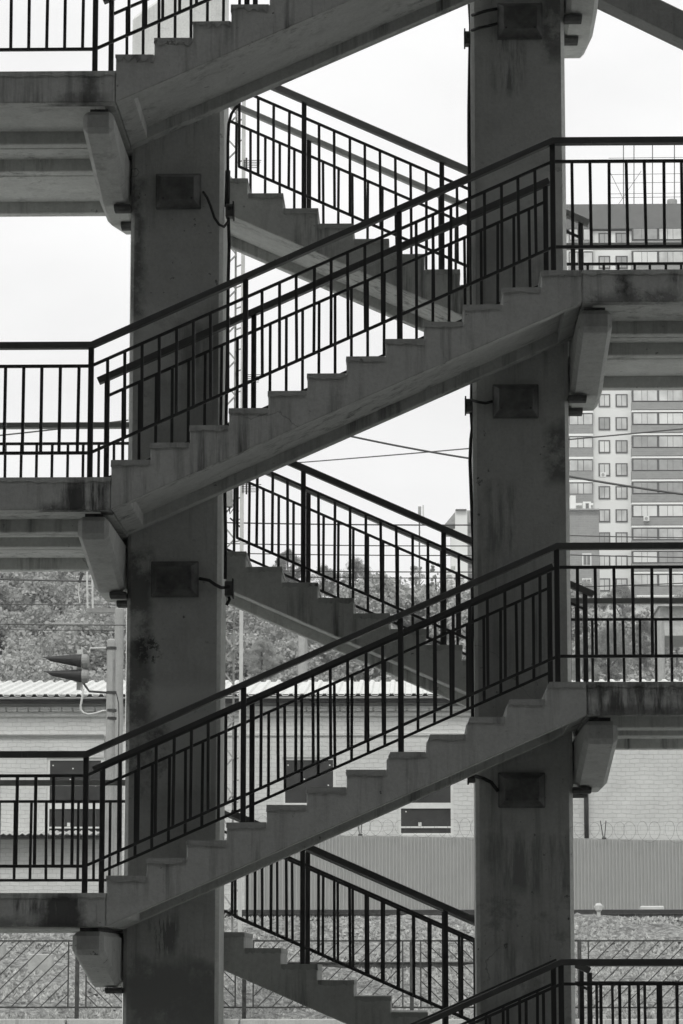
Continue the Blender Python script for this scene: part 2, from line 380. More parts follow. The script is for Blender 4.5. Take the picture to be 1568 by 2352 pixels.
# ------------------------------------------------------------ columns with their crossheads
def column(x0, x1, keys, label, top, side):
    t = thing('column', label, 'column', ((x0+x1)/2, 1.85, GZ), 'columns of the stair tower')
    MB().box(x0, x1, 1.5, 2.2, GZ, top).build('shaft', 'col', t, .032)
    sh = t.children[0] if t.children else [o for o in bpy.data.objects if o.parent == t][0]
    sh.data.materials.append(M['white'])          # side faces painted paler to mimic open-sky light, in whitewash
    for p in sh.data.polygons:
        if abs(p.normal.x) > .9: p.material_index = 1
    for k in keys:
        z = LV[k]; zt = z-.288
        xa, xb = (-2.605, -2.362) if side < 0 else (1.312, 1.572)
        prof = [(.12, zt), (.12, z-.46), (1.5, z-.715), (2.17, z-.715), (3.5, z-.47), (3.5, zt)]
        MB().prismX(list(prof), xa, xb).build('crosshead', 'cross', t, .036)
        MB().box(xa+.05, xb-.05, .19, 3.43, z-.290, z-.258).build('bearing_pad', 'rust', t)
        for ys in (1.42, 2.02):
            a, b = (xb-.12, x0+.004) if side < 0 else (x1-.004, xa+.13)
            MB().prismX([(ys, z-.718), (ys, z-.745), (ys+.05, z-.765), (ys+.14, z-.765), (ys+.14, z-.718)], a, b).build('steel_shelf', 'rust', t, .004)
    return t
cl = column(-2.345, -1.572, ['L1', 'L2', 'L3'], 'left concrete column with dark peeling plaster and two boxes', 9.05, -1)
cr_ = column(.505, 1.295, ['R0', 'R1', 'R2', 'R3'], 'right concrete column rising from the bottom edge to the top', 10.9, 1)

# ------------------------------------------------------------ railings
HR0, HR1 = 1.034, 1.083
UR, LR = .895, .205
PXL, PXR = -2.51, 1.115
def railing(label, y, path, posts, bal, cat='railing', group='dark steel railings', foot=None, ur=UR, lr=LR, ends=(0, 0), hm='hand'):
    """path: list of (x, base z) from left to right; posts and bal: x positions"""
    def zb(x):
        for (xa, za), (xb, zb_) in zip(path, path[1:]):
            if x <= xb or (xb, zb_) == path[-1]: return za+(zb_-za)*(x-xa)/(xb-xa)
    t = thing('railing', label, cat, (path[0][0], y, path[0][1]), group)
    P = list(path)
    if ends[0]: s_ = (P[1][1]-P[0][1])/(P[1][0]-P[0][0]); P[0] = (P[0][0]-ends[0], P[0][1]-s_*ends[0])
    if ends[1]: s_ = (P[-1][1]-P[-2][1])/(P[-1][0]-P[-2][0]); P[-1] = (P[-1][0]+ends[1], P[-1][1]+s_*ends[1])
    lo = [(x, z+HR0) for x, z in P]; hi = [(x, z+HR1) for x, z in P]
    if ends[0]: lo[0] = (lo[0][0]+.022*(1 if P[1][1] > P[0][1] else -1), lo[0][1])
    if ends[1]: lo[-1] = (lo[-1][0]+.022*(1 if P[-1][1] > P[-2][1] else -1), lo[-1][1])
    MB().prismY(lo+list(reversed(hi)), y-.045, y+.045).build('handrail', hm, t, .004)
    for nm, h in (('upper_rail', ur), ('lower_rail', lr)):
        a = [(x, z+h-.012) for x, z in path]; b = [(x, z+h+.012) for x, z in path]
        MB().prismY(a+list(reversed(b)), y-.014, y+.014).build(nm, 'rail', t, .002)
    for x in posts:
        f = foot(x) if foot else zb(x)
        MB().box(x-.021, x+.021, y-.019, y+.019, f-.01, zb(x)+HR0+.005).build('post', 'rail', t, .003)
    for x in bal:
        r = rnd.uniform(-.006, .006); h = .0118
        z0, z1 = zb(x)+lr, zb(x)+ur-.008
        MB().add([(x-h,y-h,z0),(x+h,y-h,z0),(x+h,y+h,z0),(x-h,y+h,z0),(x-h+r,y-h,z1),(x+h+r,y-h,z1),(x+h+r,y+h,z1),(x-h+r,y+h,z1)],
                 [(0,3,2,1),(4,5,6,7),(0,1,5,4),(1,2,6,5),(2,3,7,6),(3,0,4,7)]).build('baluster', 'rail', t)
    return t
def between(a, b, n): return [a+(b-a)*(i+1)/(n+1) for i in range(n)]
def step_top(zlo, zhi, right):
    rise = (zhi-zlo)/12
    def f(x):
        u = (x-XL) if right else (XR-x)
        if u < 0: return zlo
        return zlo+rise*min(12, int(u/TR)+1)
    return f
posts_f = [PXL+i*(PXR-PXL)/3 for i in range(4)]
bal_s = [x for i in range(3) for x in between(posts_f[i], posts_f[i+1], 8)]
def bal_L(x0, sp): return [x0-.10-sp*i for i in range(14) if x0-.1-sp*i > XLE+.1]
def bal_R(x0, sp): return [x0+.155+sp*i for i in range(18) if x0+.155+sp*i < XRE-.08]
for lo, hi, lab in (('L0','R0','front outer railing of the lowest flight and bottom right landing'),
                    ('L1','R1','front outer railing of the chipped lower flight, black against the brick wall'),
                    ('L2','R2','front outer railing of the middle flight, from left landing to right landing'),
                    ('L3','R3','front outer railing of the topmost flight and top left landing')):
    zl, zh = LV[lo], LV[hi]
    railing(lab, .08, [(XLE, zl), (PXL, zl), (PXR, zh), (XRE, zh)], [XLE+.03]+posts_f+[XRE-.03],
            bal_L(PXL, .1433)+bal_s+bal_R(PXR, .1433), foot=step_top(zl, zh, True), group='outer stair railings at the front')
for lo, hi, lab in (('L0','R0','inner railing of the lowest front flight, at the foot of the right column'),
                    ('L1','R1','inner railing of the chipped lower flight, just in front of the columns'),
                    ('L2','R2','inner railing of the middle front flight, its cut handrail end by the left landing'),
                    ('L3','R3','inner railing of the topmost flight in front of the whitewashed pier')):
    zl, zh = LV[lo], LV[hi]
    railing(lab, 1.34, [(PXL, zl), (PXR, zh)], posts_f, bal_s, foot=step_top(zl, zh, True), group='inner stair railings at the front', ends=(.085, .02))
# rear flights climb towards the left: path from left (high) to right (low)
BXL, BXR = -2.12, 1.46
posts_b = [BXL+i*(BXR-BXL)/3 for i in range(4)]
bal_b = [x for i in range(3) for x in between(posts_b[i], posts_b[i+1], 8)]
for lo, hi, lab in (('R0','L1','near railing of the lowest rear flight, by the right column foot'),
                    ('R1','L2','near railing of the middle rear flight, below the crossing wires'),
                    ('R2','L3','near railing of the uppermost rear flight, against plain sky')):
    zl, zh = LV[lo], LV[hi]
    bz_ = lambda x: zh+(x+2.27)*(zl-zh)/3.6
    railing(lab, 2.36, [(-1.50, bz_(-1.50)), (BXR, bz_(BXR))], posts_b[1:], [-1.49]+[x for x in bal_b if x > -1.42], foot=step_top(zl, zh, False), group='inner stair railings at the rear', ends=(.02, .015 if lo == 'R0' else .085), hm='hand_glare' if lo == 'R2' else 'hand')
for lo, hi, lab in (('R0','L1','rear outer railing round the lowest rear flight and its landings'),
                    ('R1','L2','rear outer railing of the middle rear flight, in front of the hillside'),
                    ('R2','L3','rear outer railing of the uppermost rear flight, palest handrail against sky')):
    zl, zh = LV[lo], LV[hi]
    railing(lab, 3.60, [(XLE, zh), (-2.27, zh), (1.33, zl), (XRE, zl)], [XLE+.03]+posts_b+[XRE-.03],
            [BXL-.13-.14*i for i in range(17) if BXL-.13-.14*i > XLE+.08]+bal_b+[BXR+.13+.14*i for i in range(16) if BXR+.13+.14*i < XRE-.08],
            foot=step_top(zl, zh, False), group='outer stair railings at the rear', hm='hand_glare_top' if lo == 'R2' else 'hand_glare')

# ------------------------------------------------------------ lamp boxes, conduits
def lampbox(px0, px1, py0, py1, label):
    a, b = at(px0, py1, 1.5), at(px1, py0, 1.5); x0, x1, z0, z1 = a.x, b.x, a.z, b.z
    t = thing('junction_box', label, 'electrical box', ((x0+x1)/2, 1.497, (z0+z1)/2), 'slope-edged boxes on the columns')
    y = 1.497; b_ = .052; d = .14
    m = MB().box(x0, x1, y-.05, y, z0, z1); m.build('box_body', 'box', t, .006)
    o = y-.0505
    v = [(x0+.006,o,z0+.006),(x1-.006,o,z0+.006),(x1-.006,o,z1-.006),(x0+.006,o,z1-.006),(x0+b_,y-d,z0+b_),(x1-b_,y-d,z0+b_),(x1-b_,y-d,z1-b_),(x0+b_,y-d,z1-b_)]
    MB().add(v, [(3,2,1,0),(4,5,6,7),(0,1,5,4),(1,2,6,5),(2,3,7,6),(3,0,4,7)]).build('cover', 'box', t, .004)
    for xs in (x0+.07, x1-.07):
        MB().tube([(xs, y-.143, z0+.012+b_), (xs, y-.13, z0+.012+b_)], .009, 8).build('screw', 'dark', t)
    return t
lampbox(358, 462, 402, 482, 'dark slope-edged box on the upper part of the left column')
lampbox(347, 457, 1291, 1373, 'dark slope-edged box on the left column beside peeled plaster')
lampbox(1142, 1245, 11, 92, 'dark slope-edged box at the top of the right column')
lampbox(1131, 1236, 885, 962, 'dark slope-edged box on the right column under the middle flight')
lampbox(1144, 1251, 1775, 1856, 'dark slope-edged box on the right column level with the brick wall')
def conduit(pts, r, label, Y=1.62, name='cable', cat='cable', mat='cable', grp='cables on the columns'):
    P = [at(p[0], p[1], p[2] if len(p) > 2 else Y) for p in pts]
    o = MB().tube([p-P[0] for p in P], r, 8).build(name, mat, None, 0, True); o.location = P[0]
    return tag(o, label, cat, grp)
conduit([(546, 244, 1.40), (540, 248, 1.5), (531, 262, 1.6), (525, 285), (523, 330), (523, 400), (521, 440), (521, 470)], .013, 'black cable curving from the topmost flight down the left column')
conduit([(523, 392), (522, 440), (521, 475)], .022, 'short thick sleeve on the upper left column cable')
conduit([(524, 498), (526, 560), (524, 640), (522, 800), (519, 960), (516, 1130), (518, 1230), (517, 1330)], .014, 'long black cable down the edge of the left column')
conduit([(466, 440, 1.46), (476, 455, 1.44), (484, 475, 1.43), (492, 500, 1.43), (503, 516, 1.43), (514, 521, 1.5), (523, 510, 1.58), (525, 498)], .011, 'black lead drooping from the upper left box')
conduit([(457, 1329, 1.44), (480, 1333, 1.43), (494, 1343, 1.43), (508, 1350, 1.48), (522, 1349, 1.58)], .014, 'black lead from the lower left box to its small switch box')
conduit([(524, 1368), (527, 1377), (523, 1384), (520, 1390)], .013, 'short loop of cable under the small lower left box')
conduit([(1078, 10), (1081, 60), (1079, 130), (1077, 250), (1077, 330), (1078, 430), (1082, 560), (1083, 700), (1083, 880)], .016, 'thick black cable down the left edge of the right column')
conduit([(1083, 880), (1082, 950), (1084, 985), (1081, 1010), (1079, 1060), (1082, 1140), (1086, 1240), (1088, 1330), (1084, 1480), (1085, 1640), (1086, 1770)], .014, 'lower black cable on the right column, bulging away from it')
conduit([(1084, 35, 1.5), (1100, 30, 1.44), (1120, 24, 1.44), (1142, 20, 1.44)], .014, 'upper of two leads to the top right box')
conduit([(1083, 70, 1.5), (1100, 64, 1.44), (1120, 60, 1.44), (1142, 54, 1.44)], .013, 'lower of two leads to the top right box')
conduit([(1086, 920, 1.5), (1100, 924, 1.44), (1115, 926, 1.44), (1131, 922, 1.44)], .012, 'lead to the box under the middle flight')
conduit([(1092, 1783, 1.5), (1110, 1788, 1.44), (1128, 1797, 1.44), (1144, 1818, 1.44)], .015, 'curved lead to the lowest box on the right column')
def swbox(x0, x1, y0, y1, label):
    a, b = at(x0, y1, 1.60), at(x1, y0, 1.60); c = (a+b)/2
    t = thing('switch_box', label, 'switch box', tuple(c), 'small switch boxes at the column edges')
    MB().box(a.x, b.x, 1.55, 1.66, a.z, b.z).build('case', 'box', t, .006)
    m = MB(); m.box(b.x-.006 if x0 < 800 else a.x-.006, b.x+.006 if x0 < 800 else a.x+.006, 1.54, 1.67, a.z-.012, b.z+.02); m.build('flange', 'rust', t)
    MB().tube([(c.x, 1.548, c.z+.01), (c.x, 1.53, c.z+.01)], .016, 10).build('knob', 'dark', t)
swbox(518, 536, 471, 500, 'small dark switch box on the upper left column edge')
swbox(516, 535, 1336, 1370, 'small dark switch box by the peeled plaster of the left column')
swbox(1067, 1082, 75, 104, 'small dark switch box near the top of the right column')
swbox(1069, 1084, 918, 948, 'small dark switch box at the right column above the crossing wires')
swbox(1075, 1092, 1779, 1798, 'small dark switch box low on the right column edge')
def hook(px, py, label):
    c = at(px, py, 1.48); o = MB().tube([(-.03,.02,.03),(.02,-.02,.035),(.045,-.03,.0),(.02,-.02,-.035),(-.03,.02,-.03)], .005, 6).build('hook', 'steel', None, 0, True)
    o.location = c; tag(o, label, 'hook', 'bent steel hooks in the columns')
hook(308, 397, 'small steel ring on the left column beside the top crosshead')
hook(302, 1280, 'bent steel loop on the left column above the peeled plaster')
hook(1290, 940-15, 'small hook on the right column beside its crosshead') if False else None

# whitewashed pier standing behind the left column, its sloped head showing over the top landing
a, b, b2 = at(304, 24, 29.0), at(362, -2, 29.0), at(519, -70, 29.0)
pw = MB().prismY([(a.x, GZ), (b2.x, GZ), (b2.x, b2.z), (b.x, b.z), (a.x+.30, a.z+.10), (a.x, a.z-.12)], 29.0, 29.9).build('pier', 'white', None, .05)
tag(pw, 'whitewashed pier head with a sloped top behind the topmost flight', 'pier')
# sloping beam crossing the top right corner
a, b, c_, d_ = at(1340, -20, 2.9), at(1568, 90, 2.9), at(1568, 27, 2.9), at(1484, -20, 2.9)
sl_ = (b.z-a.z)/(b.x-a.x)
bm_ = MB().prismY([(1.6, a.z+sl_*(1.6-a.x)), (6.2, a.z+sl_*(6.2-a.x)), (6.2, a.z+sl_*(6.2-a.x)+.27), (1.6, a.z+sl_*(1.6-a.x)+.27)], 2.9, 3.2)
bt = thing('inclined_beam', 'dark sloping concrete beam crossing the top right corner', 'beam', (3.9, 3.05, a.z))
bm_.build('beam', 'dconc', bt, .01)
MB().box(5.9, 6.2, 2.9, 3.2, GZ, a.z+sl_*(6.05-a.x)-.06).build('support', 'conc', bt, .01)

# ------------------------------------------------------------ terrain
def terr(x, y):
    pts = [(-400, GZ), (30.35, GZ), (30.36, .72), (34, .88), (43, 1.62), (46, 1.76), (56, 2.98), (60, 3.22), (100, 3.4), (112, 5), (150, 13), (215, 27), (245, 30), (2500, 30)]
    for (a, za), (b, zb) in zip(pts, pts[1:]):
        if y <= b: return za+(zb-za)*(y-a)/(b-a)
    return 30
xs = list(np.concatenate([[-1500, -500, -200, -100, -60], np.linspace(-40, -15, 14), np.linspace(-14.75, 16, 140), np.linspace(17, 60, 22), [90, 130, 250, 500, 1500]]))
ys = list(np.concatenate([[30.36, 30.7, 31.5], np.linspace(31.8, 62, 150), np.linspace(65, 100, 10), np.linspace(105, 250, 40), [300, 500, 900, 2400]]))
vv = []; rg = np.random.default_rng(3)
for y in ys:
    for x in xs:
        n = .05*math.sin(x*1.3+y*.7)+.05*math.sin(x*.53-y*1.1)+rg.uniform(-.075, .075)-.02 if 31.5 < y < 61 else (1.5*math.sin(x*.05+y*.02) if y > 115 else 0)
        vv.append((x, y, terr(x, y)+n))
nx = len(xs); ff = [(j*nx+i, j*nx+i+1, (j+1)*nx+i+1, (j+1)*nx+i) for j in range(len(ys)-1) for i in range(nx-1)]
struct(MB().add(vv, ff).build('ground', 'ground', None, 0, True))
struct(MB().add([(-1500,-400,GZ),(1500,-400,GZ),(1500,-.6,GZ),(-1500,-.6,GZ)], [(0,1,2,3)]).build('road', 'tar'))
struct(MB().add([(-1500,-.6,GZ),(1500,-.6,GZ),(1500,30.3,GZ),(-1500,30.3,GZ)], [(0,1,2,3)]).build('pavement', 'asphalt'))
k_ = MB()
x = -45.0
kt = at(700, 2341, 30.0).z
for i in range(34): k_.box(x, x+2.97, 30.0, 30.36, GZ, kt); x += 3.0
struct(k_.build('kerb', 'kerb', None, .015))

# loose stones and weeds (uncountable)
def scatter(name, mat, n, x0, x1, y0, y1, s0, s1, hh, seed, blades=False):
    g = np.random.default_rng(seed); V = []; Fc = []
    for i in range(n):
        x, y = g.uniform(x0, x1), g.uniform(y0, y1); z = terr(x, y)+.03; s = g.uniform(s0, s1); a = g.uniform(0, 6.28); o = len(V)
        if blades:
            for q in range(3):
                b = a+q*2.1; dx, dy = math.cos(b)*s, math.sin(b)*s; h = s*g.uniform(.8, 2.2)
                o = len(V); V += [(x-dx*.3, y-dy*.3, z-.05), (x+dx*.3, y+dy*.3, z-.05), (x+dx*g.uniform(.3,1.1), y+dy*g.uniform(.3,1.1), z+h)]; Fc.append((o, o+1, o+2))
        else:
            for q in range(5):
                b = a+q*1.257; r = s*g.uniform(.6, 1.1); V.append((x+math.cos(b)*r, y+math.sin(b)*r, z-.04))
            V.append((x+g.uniform(-.3,.3)*s, y+g.uniform(-.3,.3)*s, z+s*g.uniform(.4, hh)))
            Fc += [(o+q, o+(q+1) % 5, o+5) for q in range(5)]
    return stuff(MB().add(V, Fc).build(name, mat))
scatter('gravel', 'stone', 30000, -13, 15, 30.6, 60, .025, .085, .7, 1)
scatter('weeds', 'weed', 9000, -13, 15, 30.6, 60, .022, .05, 1, 2, True)

# rails
def rail(px, y, Y, label, chairs, X0=-45, X1=55):
    z = at(px, y, Y).z
    t = thing('railway_rail', label, 'rail', (0, Y, z-.2), 'rails of the railway')
    MB().prismX([(Y-.07, z-.17), (Y-.07, z-.15), (Y-.012, z-.13), (Y-.012, z-.045), (Y-.036, z-.03), (Y-.036, z), (Y+.036, z), (Y+.036, z-.03), (Y+.012, z-.045), (Y+.012, z-.13), (Y+.07, z-.15), (Y+.07, z-.17)][::-1], X0, X1).build('rail', 'rust', t)
    m = MB(); x = max(-30, X0+.1)
    while x < min(40, X1-.3): m.box(x, x+.24, Y-.35, Y+.9, z-.30, z-.172); x += .6
    stuff(m.build('sleepers', 'stone', t))
rail(784, 2209, 44.5, 'near railway rail crossing the stony slope behind the low fence', 1, at(380, 2209, 44.5).x, at(1210, 2209, 44.5).x)
rail(784, 2098, 57.2, 'far railway rail at the foot of the corrugated fence', 1)
MB_ = MB(); zz = at(784, 2111, 56.6).z
# retaining girder under the far rail
tag(MB().box(-45, 55, 57.4, 57.55, zz-.15, zz+.26).build('steel_girder', 'dark', None, .01), 'dark steel girder lying along the foot of the corrugated fence', 'girder')

# ------------------------------------------------------------ low steel fence with diagonals
FY = 31.6
zt, zb_ = at(784, 2161, FY).z, at(784, 2314, FY).z
xp = [at(p, 2240, FY).x for p in (-206, 177, 560, 944, 1331, 1716)]
pitch = (xp[4]-xp[1])/3
n_ = 0
for i in range(-2, 5):
    xa = xp[1]+pitch*(i-1)
    t = thing('fence_bay', ['low steel fence bay with slanting bars beyond the left edge', 'leftmost low fence bay, bars leaning right, beside the bracket', 'low fence bay behind the foot of the left column', 'low fence bay just right of the left column', 'low fence bay seen through the lowest rear railing', 'low fence bay right of the right column', 'low fence bay at the right edge'][i+2], 'fence', (xa, FY, zb_-.2), 'bays of the low steel fence')
    MB().box(xa-.035, xa+.035, FY-.035, FY+.035, zb_-.45, zt+.02).build('post', 'rust', t)
    x0, x1 = xa+.16, xa+pitch-.16
    MB().bar((xa, FY, zt), (xa+pitch, FY, zt), .03, .03).build('top_bar', 'rust', t)
    MB().bar((xa, FY, zb_), (xa+pitch, FY, zb_), .03, .03).build('bottom_bar', 'rust', t)
    for q in (x0, x1): MB().bar((q, FY, zb_), (q, FY, zt), .025, .025).build('upright', 'rust', t)
    right = (i % 2 == 0)
    h = zt-zb_; L = x1-x0; s = -h*.92+.1
    while s < L:
        pa, pb = max(s, 0), min(s+h*1.02, L)
        if pb-pa > .05:
            za, zc = (pa-s)/1.02, (pb-s)/1.02
            if right: P, Q = (x0+pa, zb_+za), (x0+pb, zb_+zc)
            else: P, Q = (x0+pa, zt-za), (x0+pb, zt-zc)
            MB().bar((P[0], FY, P[1]), (Q[0], FY, Q[1]), .018, .018).build('slanting_bar', 'rust', t)
        s += .262

# ------------------------------------------------------------ corrugated fence, razor wire
A, B = at(562, 1916, 62.0), at(1568, 1930, 63.3)
dirv = Vector((B.x-A.x, B.y-A.y, 0)).normalized(); nrm = Vector((-dirv.y, dirv.x, 0)); Lf = 34.0
def fpt(s, o, z): p = Vector((A.x, A.y, 0))+dirv*s+nrm*o; return (p.x, p.y, z)
slope = (B.z-A.z)/(B-A).length
t = thing('metal_fence', 'tall grey corrugated sheet fence along the railway', 'fence', (A.x, A.y, 3.2))
V = []; Fc = []; n = 0; s = 0; pitch_ = .10
prof = [(0, 0), (.03, 0), (.038, .05), (.07, .05), (.08, 0)]
pts = []
while s < Lf:
    for a_, o_ in prof: pts.append((s+a_, -o_))
    s += pitch_
for s_, o_ in pts:
    z1 = A.z+slope*s_; V += [fpt(s_, o_, 2.9), fpt(s_, o_, z1)]
for i in range(len(pts)-1): Fc.append((2*i, 2*i+2, 2*i+3, 2*i+1))
sh = MB().add(V, Fc).build('sheet', 'sheet', t)
sh.location = -t.location
sd = sh.modifiers.new('solid', 'SOLIDIFY'); sd.thickness = .004
m = MB()
for hz in (.55, 1.75):
    p, q = fpt(0, .05, A.z-2.2+hz), fpt(Lf, .05, A.z-2.2+hz+slope*Lf); m.bar(p, q, .04, .04)
m.build('purlin', 'steel', t)
def fence_post(px, label):
    s0 = (at(px, 1920, A.y+(px-562)/1006*1.3).x-A.x)
    z = A.z+slope*s0; p = Vector(fpt(s0, .03, z))
    m = MB(); m.bar(p+Vector((0,0,-.1)), p+Vector((-.10,0,.52)), .02, .025); m.bar(p+Vector((0,0,-.1)), p+Vector((.06,0,.52)), .02, .025); m.bar(p+Vector((-.06,-.01,0.0)), p+Vector((.06,-.01,0.0)), .03, .1)
    tag(m.build('wire_bracket', 'dark'), label, 'bracket', 'forked brackets on the corrugated fence')
fence_post(829, 'forked wire bracket on the corrugated fence under the chipped flight')
fence_post(1392, 'forked wire bracket on the corrugated fence right of the dark downpipe')
P = []; N = 2400; turns = Lf/.36
for i in range(N):
    u = i/N; th = u*2*math.pi*turns; r = .27+.04*math.sin(u*40)
    P.append(fpt(u*Lf+.24*math.cos(th)+.05*math.sin(u*90), .16*math.sin(th*.5), A.z+slope*u*Lf+.22+r*math.sin(th)))
tag(MB().tube(P, .0034, 4).build('razor_wire', 'wire'), 'coiled razor wire along the top of the corrugated fence', 'razor wire')

# ------------------------------------------------------------ brick warehouse
BY = 75.0
def bz(y): return at(784, y, BY).z
def bx(x, y=1800): return at(x, y, BY).x
t = thing('warehouse', 'long whitewashed brick warehouse with a ribbed sheet roof behind the fence', 'building', (0, BY, 3.3))
zt_ = bz(1603)
wins = [(107, 237), (377, 505), (648, 771), (914, 1041)]
wz0, wz1 = bz(1918), bz(1739)
x0w, x1w = -34.0, 34.0
m = MB(); cur = x0w
def wall_piece(xa, xb, za, zb2, d=0.0): m.box(xa, xb, BY-d, BY+.4, za, zb2)
ed = [(bx(a), bx(b)) for a, b in wins]
for a, b in ed:
    m.box(cur, a, BY, BY+.4, 2.9, zt_); m.box(a, b, BY, BY+.4, 2.9, wz0); m.box(a, b, BY, BY+.4, wz1, zt_); cur = b
m.box(cur, x1w, BY, BY+.4, 2.9, zt_)
m.box(x0w, x1w, BY+.4, BY+12, 2.9, zt_-.05)
wl = m.build('wall', 'wbrick', t)
# projecting courses below the eaves
def course(ya, yb, d, nm='corbel'):
    o = MB().box(x0w, x1w, BY-d, BY+.001, bz(yb), bz(ya)).build(nm, 'wbrick', t, .01)
course(1622, 1632, .12); course(1634.5, 1645, .075); course(1683, 1690, .05, 'string_course')
# dentil bricks
m = MB(); x = x0w
while x < x1w: m.box(x, x+.3, BY-.16, BY-.118, bz(1634), bz(1623)); x += .36
stuff(m.build('dentils', 'wbrick', t))
for a, b in ed:
    zmid0, zmid1 = bz(1857), bz(1844)
    fr = MB(); f = .09
    fr.box(a, a+f, BY+.05, BY+.13, wz0, wz1); fr.box(b-f, b, BY+.05, BY+.13, wz0, wz1); fr.box(a+f, b-f, BY+.05, BY+.13, wz1-f, wz1)
    fr.box(a+f, b-f, BY+.05, BY+.13, wz0, wz0+.06); fr.box(a+f, b-f, BY+.04, BY+.13, zmid0, zmid1)
    w_ = fr.build('window', 'frame', t)
    MB().box(a+f, b-f, BY+.08, BY+.10, wz0+.06, zmid0).build('pane', 'glassd', w_)
    MB().box(a+f, b-f, BY+.08, BY+.10, zmid1, wz1-f).build('pane', 'glassd', w_)
    MB().box(a+f, b-f, BY+.045, BY+.055, bz(1902), bz(1898)).build('crossbar', 'frame', w_)
    for fx, fz in ((.06, .9), (.45, .86), (.93, .9), (.06, .6), (.9, .64), (.4, .72), (.1, .3)): 
        X = a+f+(b-a-2*f)*fx; Z = wz0+(wz1-wz0)*fz; MB().box(X-.022, X+.022, BY+.074, BY+.08, Z-.02, Z+.02).build('bolt', 'frame', w_)
    X = a+f+(b-a-2*f)*.38; Z = bz(1893); MB().box(X-.05, X+.05, BY+.072, BY+.08, Z-.06, Z+.06).build('sticker', 'frame', w_)
# eaves, gutter, roof of ribbed sheet
ze, zr = bz(1604), at(784, 1566, BY+7).z
MB().box(x0w, x1w, BY-.45, BY+.05, ze-.02, ze+.10).build('eaves_board', 'dark', t)
MB().box(x0w, x1w, BY-.42, BY-.01, ze-.16, ze-.021).build('soffit', 'glassd', t)
MB().tube([(x0w, BY-.5, ze-.02), (x1w, BY-.5, ze-.02)], .035, 8).build('gutter', 'steel', t)
V = []; Fc = []; pr = [(0, 0), (.10, 0), (.15, .07), (.25, .07), (.30, 0)]; pts = []; s = x0w
while s < x1w:
    pts += [(s+a_, o_) for a_, o_ in pr]; s += .36
for X, o_ in pts: V += [(X, BY-.55, ze+.05+o_), (X, BY+7.0, zr+o_)]
for i in range(len(pts)-1): Fc.append((2*i, 2*i+2, 2*i+3, 2*i+1))
rf = MB().add(V, Fc).build('roof', 'roof', t); rf.location = -t.location; sdm = rf.modifiers.new('solid', 'SOLIDIFY'); sdm.thickness = .02
MB().box(x0w, x1w, BY+7.0, BY+12.4, ze-.1, ze).build('rear_roof', 'slate', t)
# downpipe and small wavy awning
xa = bx(1345)
tag(MB().tube([(xa, BY-.12, bz(1926)), (xa, BY-.12, bz(1700))], .075, 10).build('downpipe', 'dark', None, 0, True), 'dark vertical downpipe on the brick wall right of the right column', 'pipe')
V = []; Fc = []; X = bx(-60); i = 0; P = []
while X < bx(237): P.append((X, .025*math.sin(i*math.pi/3))); X += .034; i += 1
za, zb3 = bz(1911), bz(1917)
for X, o_ in P: V += [(X, BY-.75, zb3+o_), (X, BY+.0, za+.04+o_)]
for i in range(len(P)-1): Fc.append((2*i, 2*i+2, 2*i+3, 2*i+1))
aw = thing('awning', 'wavy fibre cement awning on the brick wall under the left window', 'awning', (P[0][0], BY, zb3))
o = MB().add(V, Fc).build('sheet', 'slate', aw); o.location = -aw.location; q = o.modifiers.new('solid', 'SOLIDIFY'); q.thickness = .02
MB().box(P[0][0], P[-1][0], BY-.6, BY-.01, zb3-.14, zb3-.05).build('batten', 'dark', aw)
# conduit along the brick wall at left
zc_ = bz(1688)
tag(MB().tube([(bx(-60), BY-.09, zc_), (bx(236), BY-.09, zc_), (bx(240), BY-.09, zc_-.05), (bx(240), BY-.09, bz(1740))], .022, 6).build('conduit', 'steel'), 'thin grey conduit on the brick wall left of the utility poles', 'conduit')

# ------------------------------------------------------------ poles and the railway signal
SY = 55.0
def S(x, y, Y=SY): return at(x, y, Y)
def pole(pxl, pxr, pytop, Y, name, label, r_top=.92, dome=True, mat='pole', group='concrete utility poles', base=None):
    a, b = at(pxl, pytop+40, Y), at(pxr, pytop+40, Y); x = (a.x+b.x)/2; r = (b.x-a.x)/2; zt = at(pxl, pytop, Y).z; z0 = terr(x, Y)-.2 if base is None else base
    pts = [(x, Y, z0), (x, Y, zt-.12)]; rs = [r*1.12, r]
    if dome: pts += [(x, Y, zt-.05), (x, Y, zt-.01), (x, Y, zt)]; rs += [r*.97, r*.7, r*.25]
    o = MB().tube([Vector(p)-Vector((x, Y, z0)) for p in pts], rs, 12).build(name, mat); o.location = (x, Y, z0)
    return tag(o, label, 'pole', group)
pole(245, 266, 1467, SY, 'utility_pole', 'short round-topped concrete pole carrying the hooded signal')
pole(263, 284, 1395, SY+2.5, 'utility_pole', 'taller concrete pole directly behind the signal pole')
t = thing('rail_signal', 'railway signal with two long dark hoods pointing left', 'signal', tuple(S(200, 1600)))
px = .5/(F_/(SY+DIST))*2
u = (SY+DIST)/F_                      # metres per photo unit at that distance
def hood(x_tip, y_tip, x_b, y0, y1):
    # half-cone hood, open below: long thin visor
    c = S(x_b, (y0+y1)/2); tip = S(x_tip, y_tip); r = (y1-y0)*u/2; V = []; Fc = []; n = 18
    for i in range(n+1):
        a = math.radians(-60+300*i/n)
        V.append((c.x, c.y+math.cos(a)*r, c.z+math.sin(a)*r))
    for i in range(n+1):
        a = math.radians(-60+300*i/n); k = abs(i/n-.5)*2
        V.append((c.x+(tip.x-c.x)*(1-.22*k**1.5), c.y+math.cos(a)*r*(.16+.22*k), c.z+(tip.z-c.z)*(1-.22*k**1.5)+math.sin(a)*r*(.12+.22*k)))
    for i in range(n): Fc.append((i, i+1, n+2+i, n+1+i))
    o = MB().add(V, Fc).build('hood', 'hoodp', t); o.location = -t.location; o.modifiers.new('solid', 'SOLIDIFY').thickness = .012
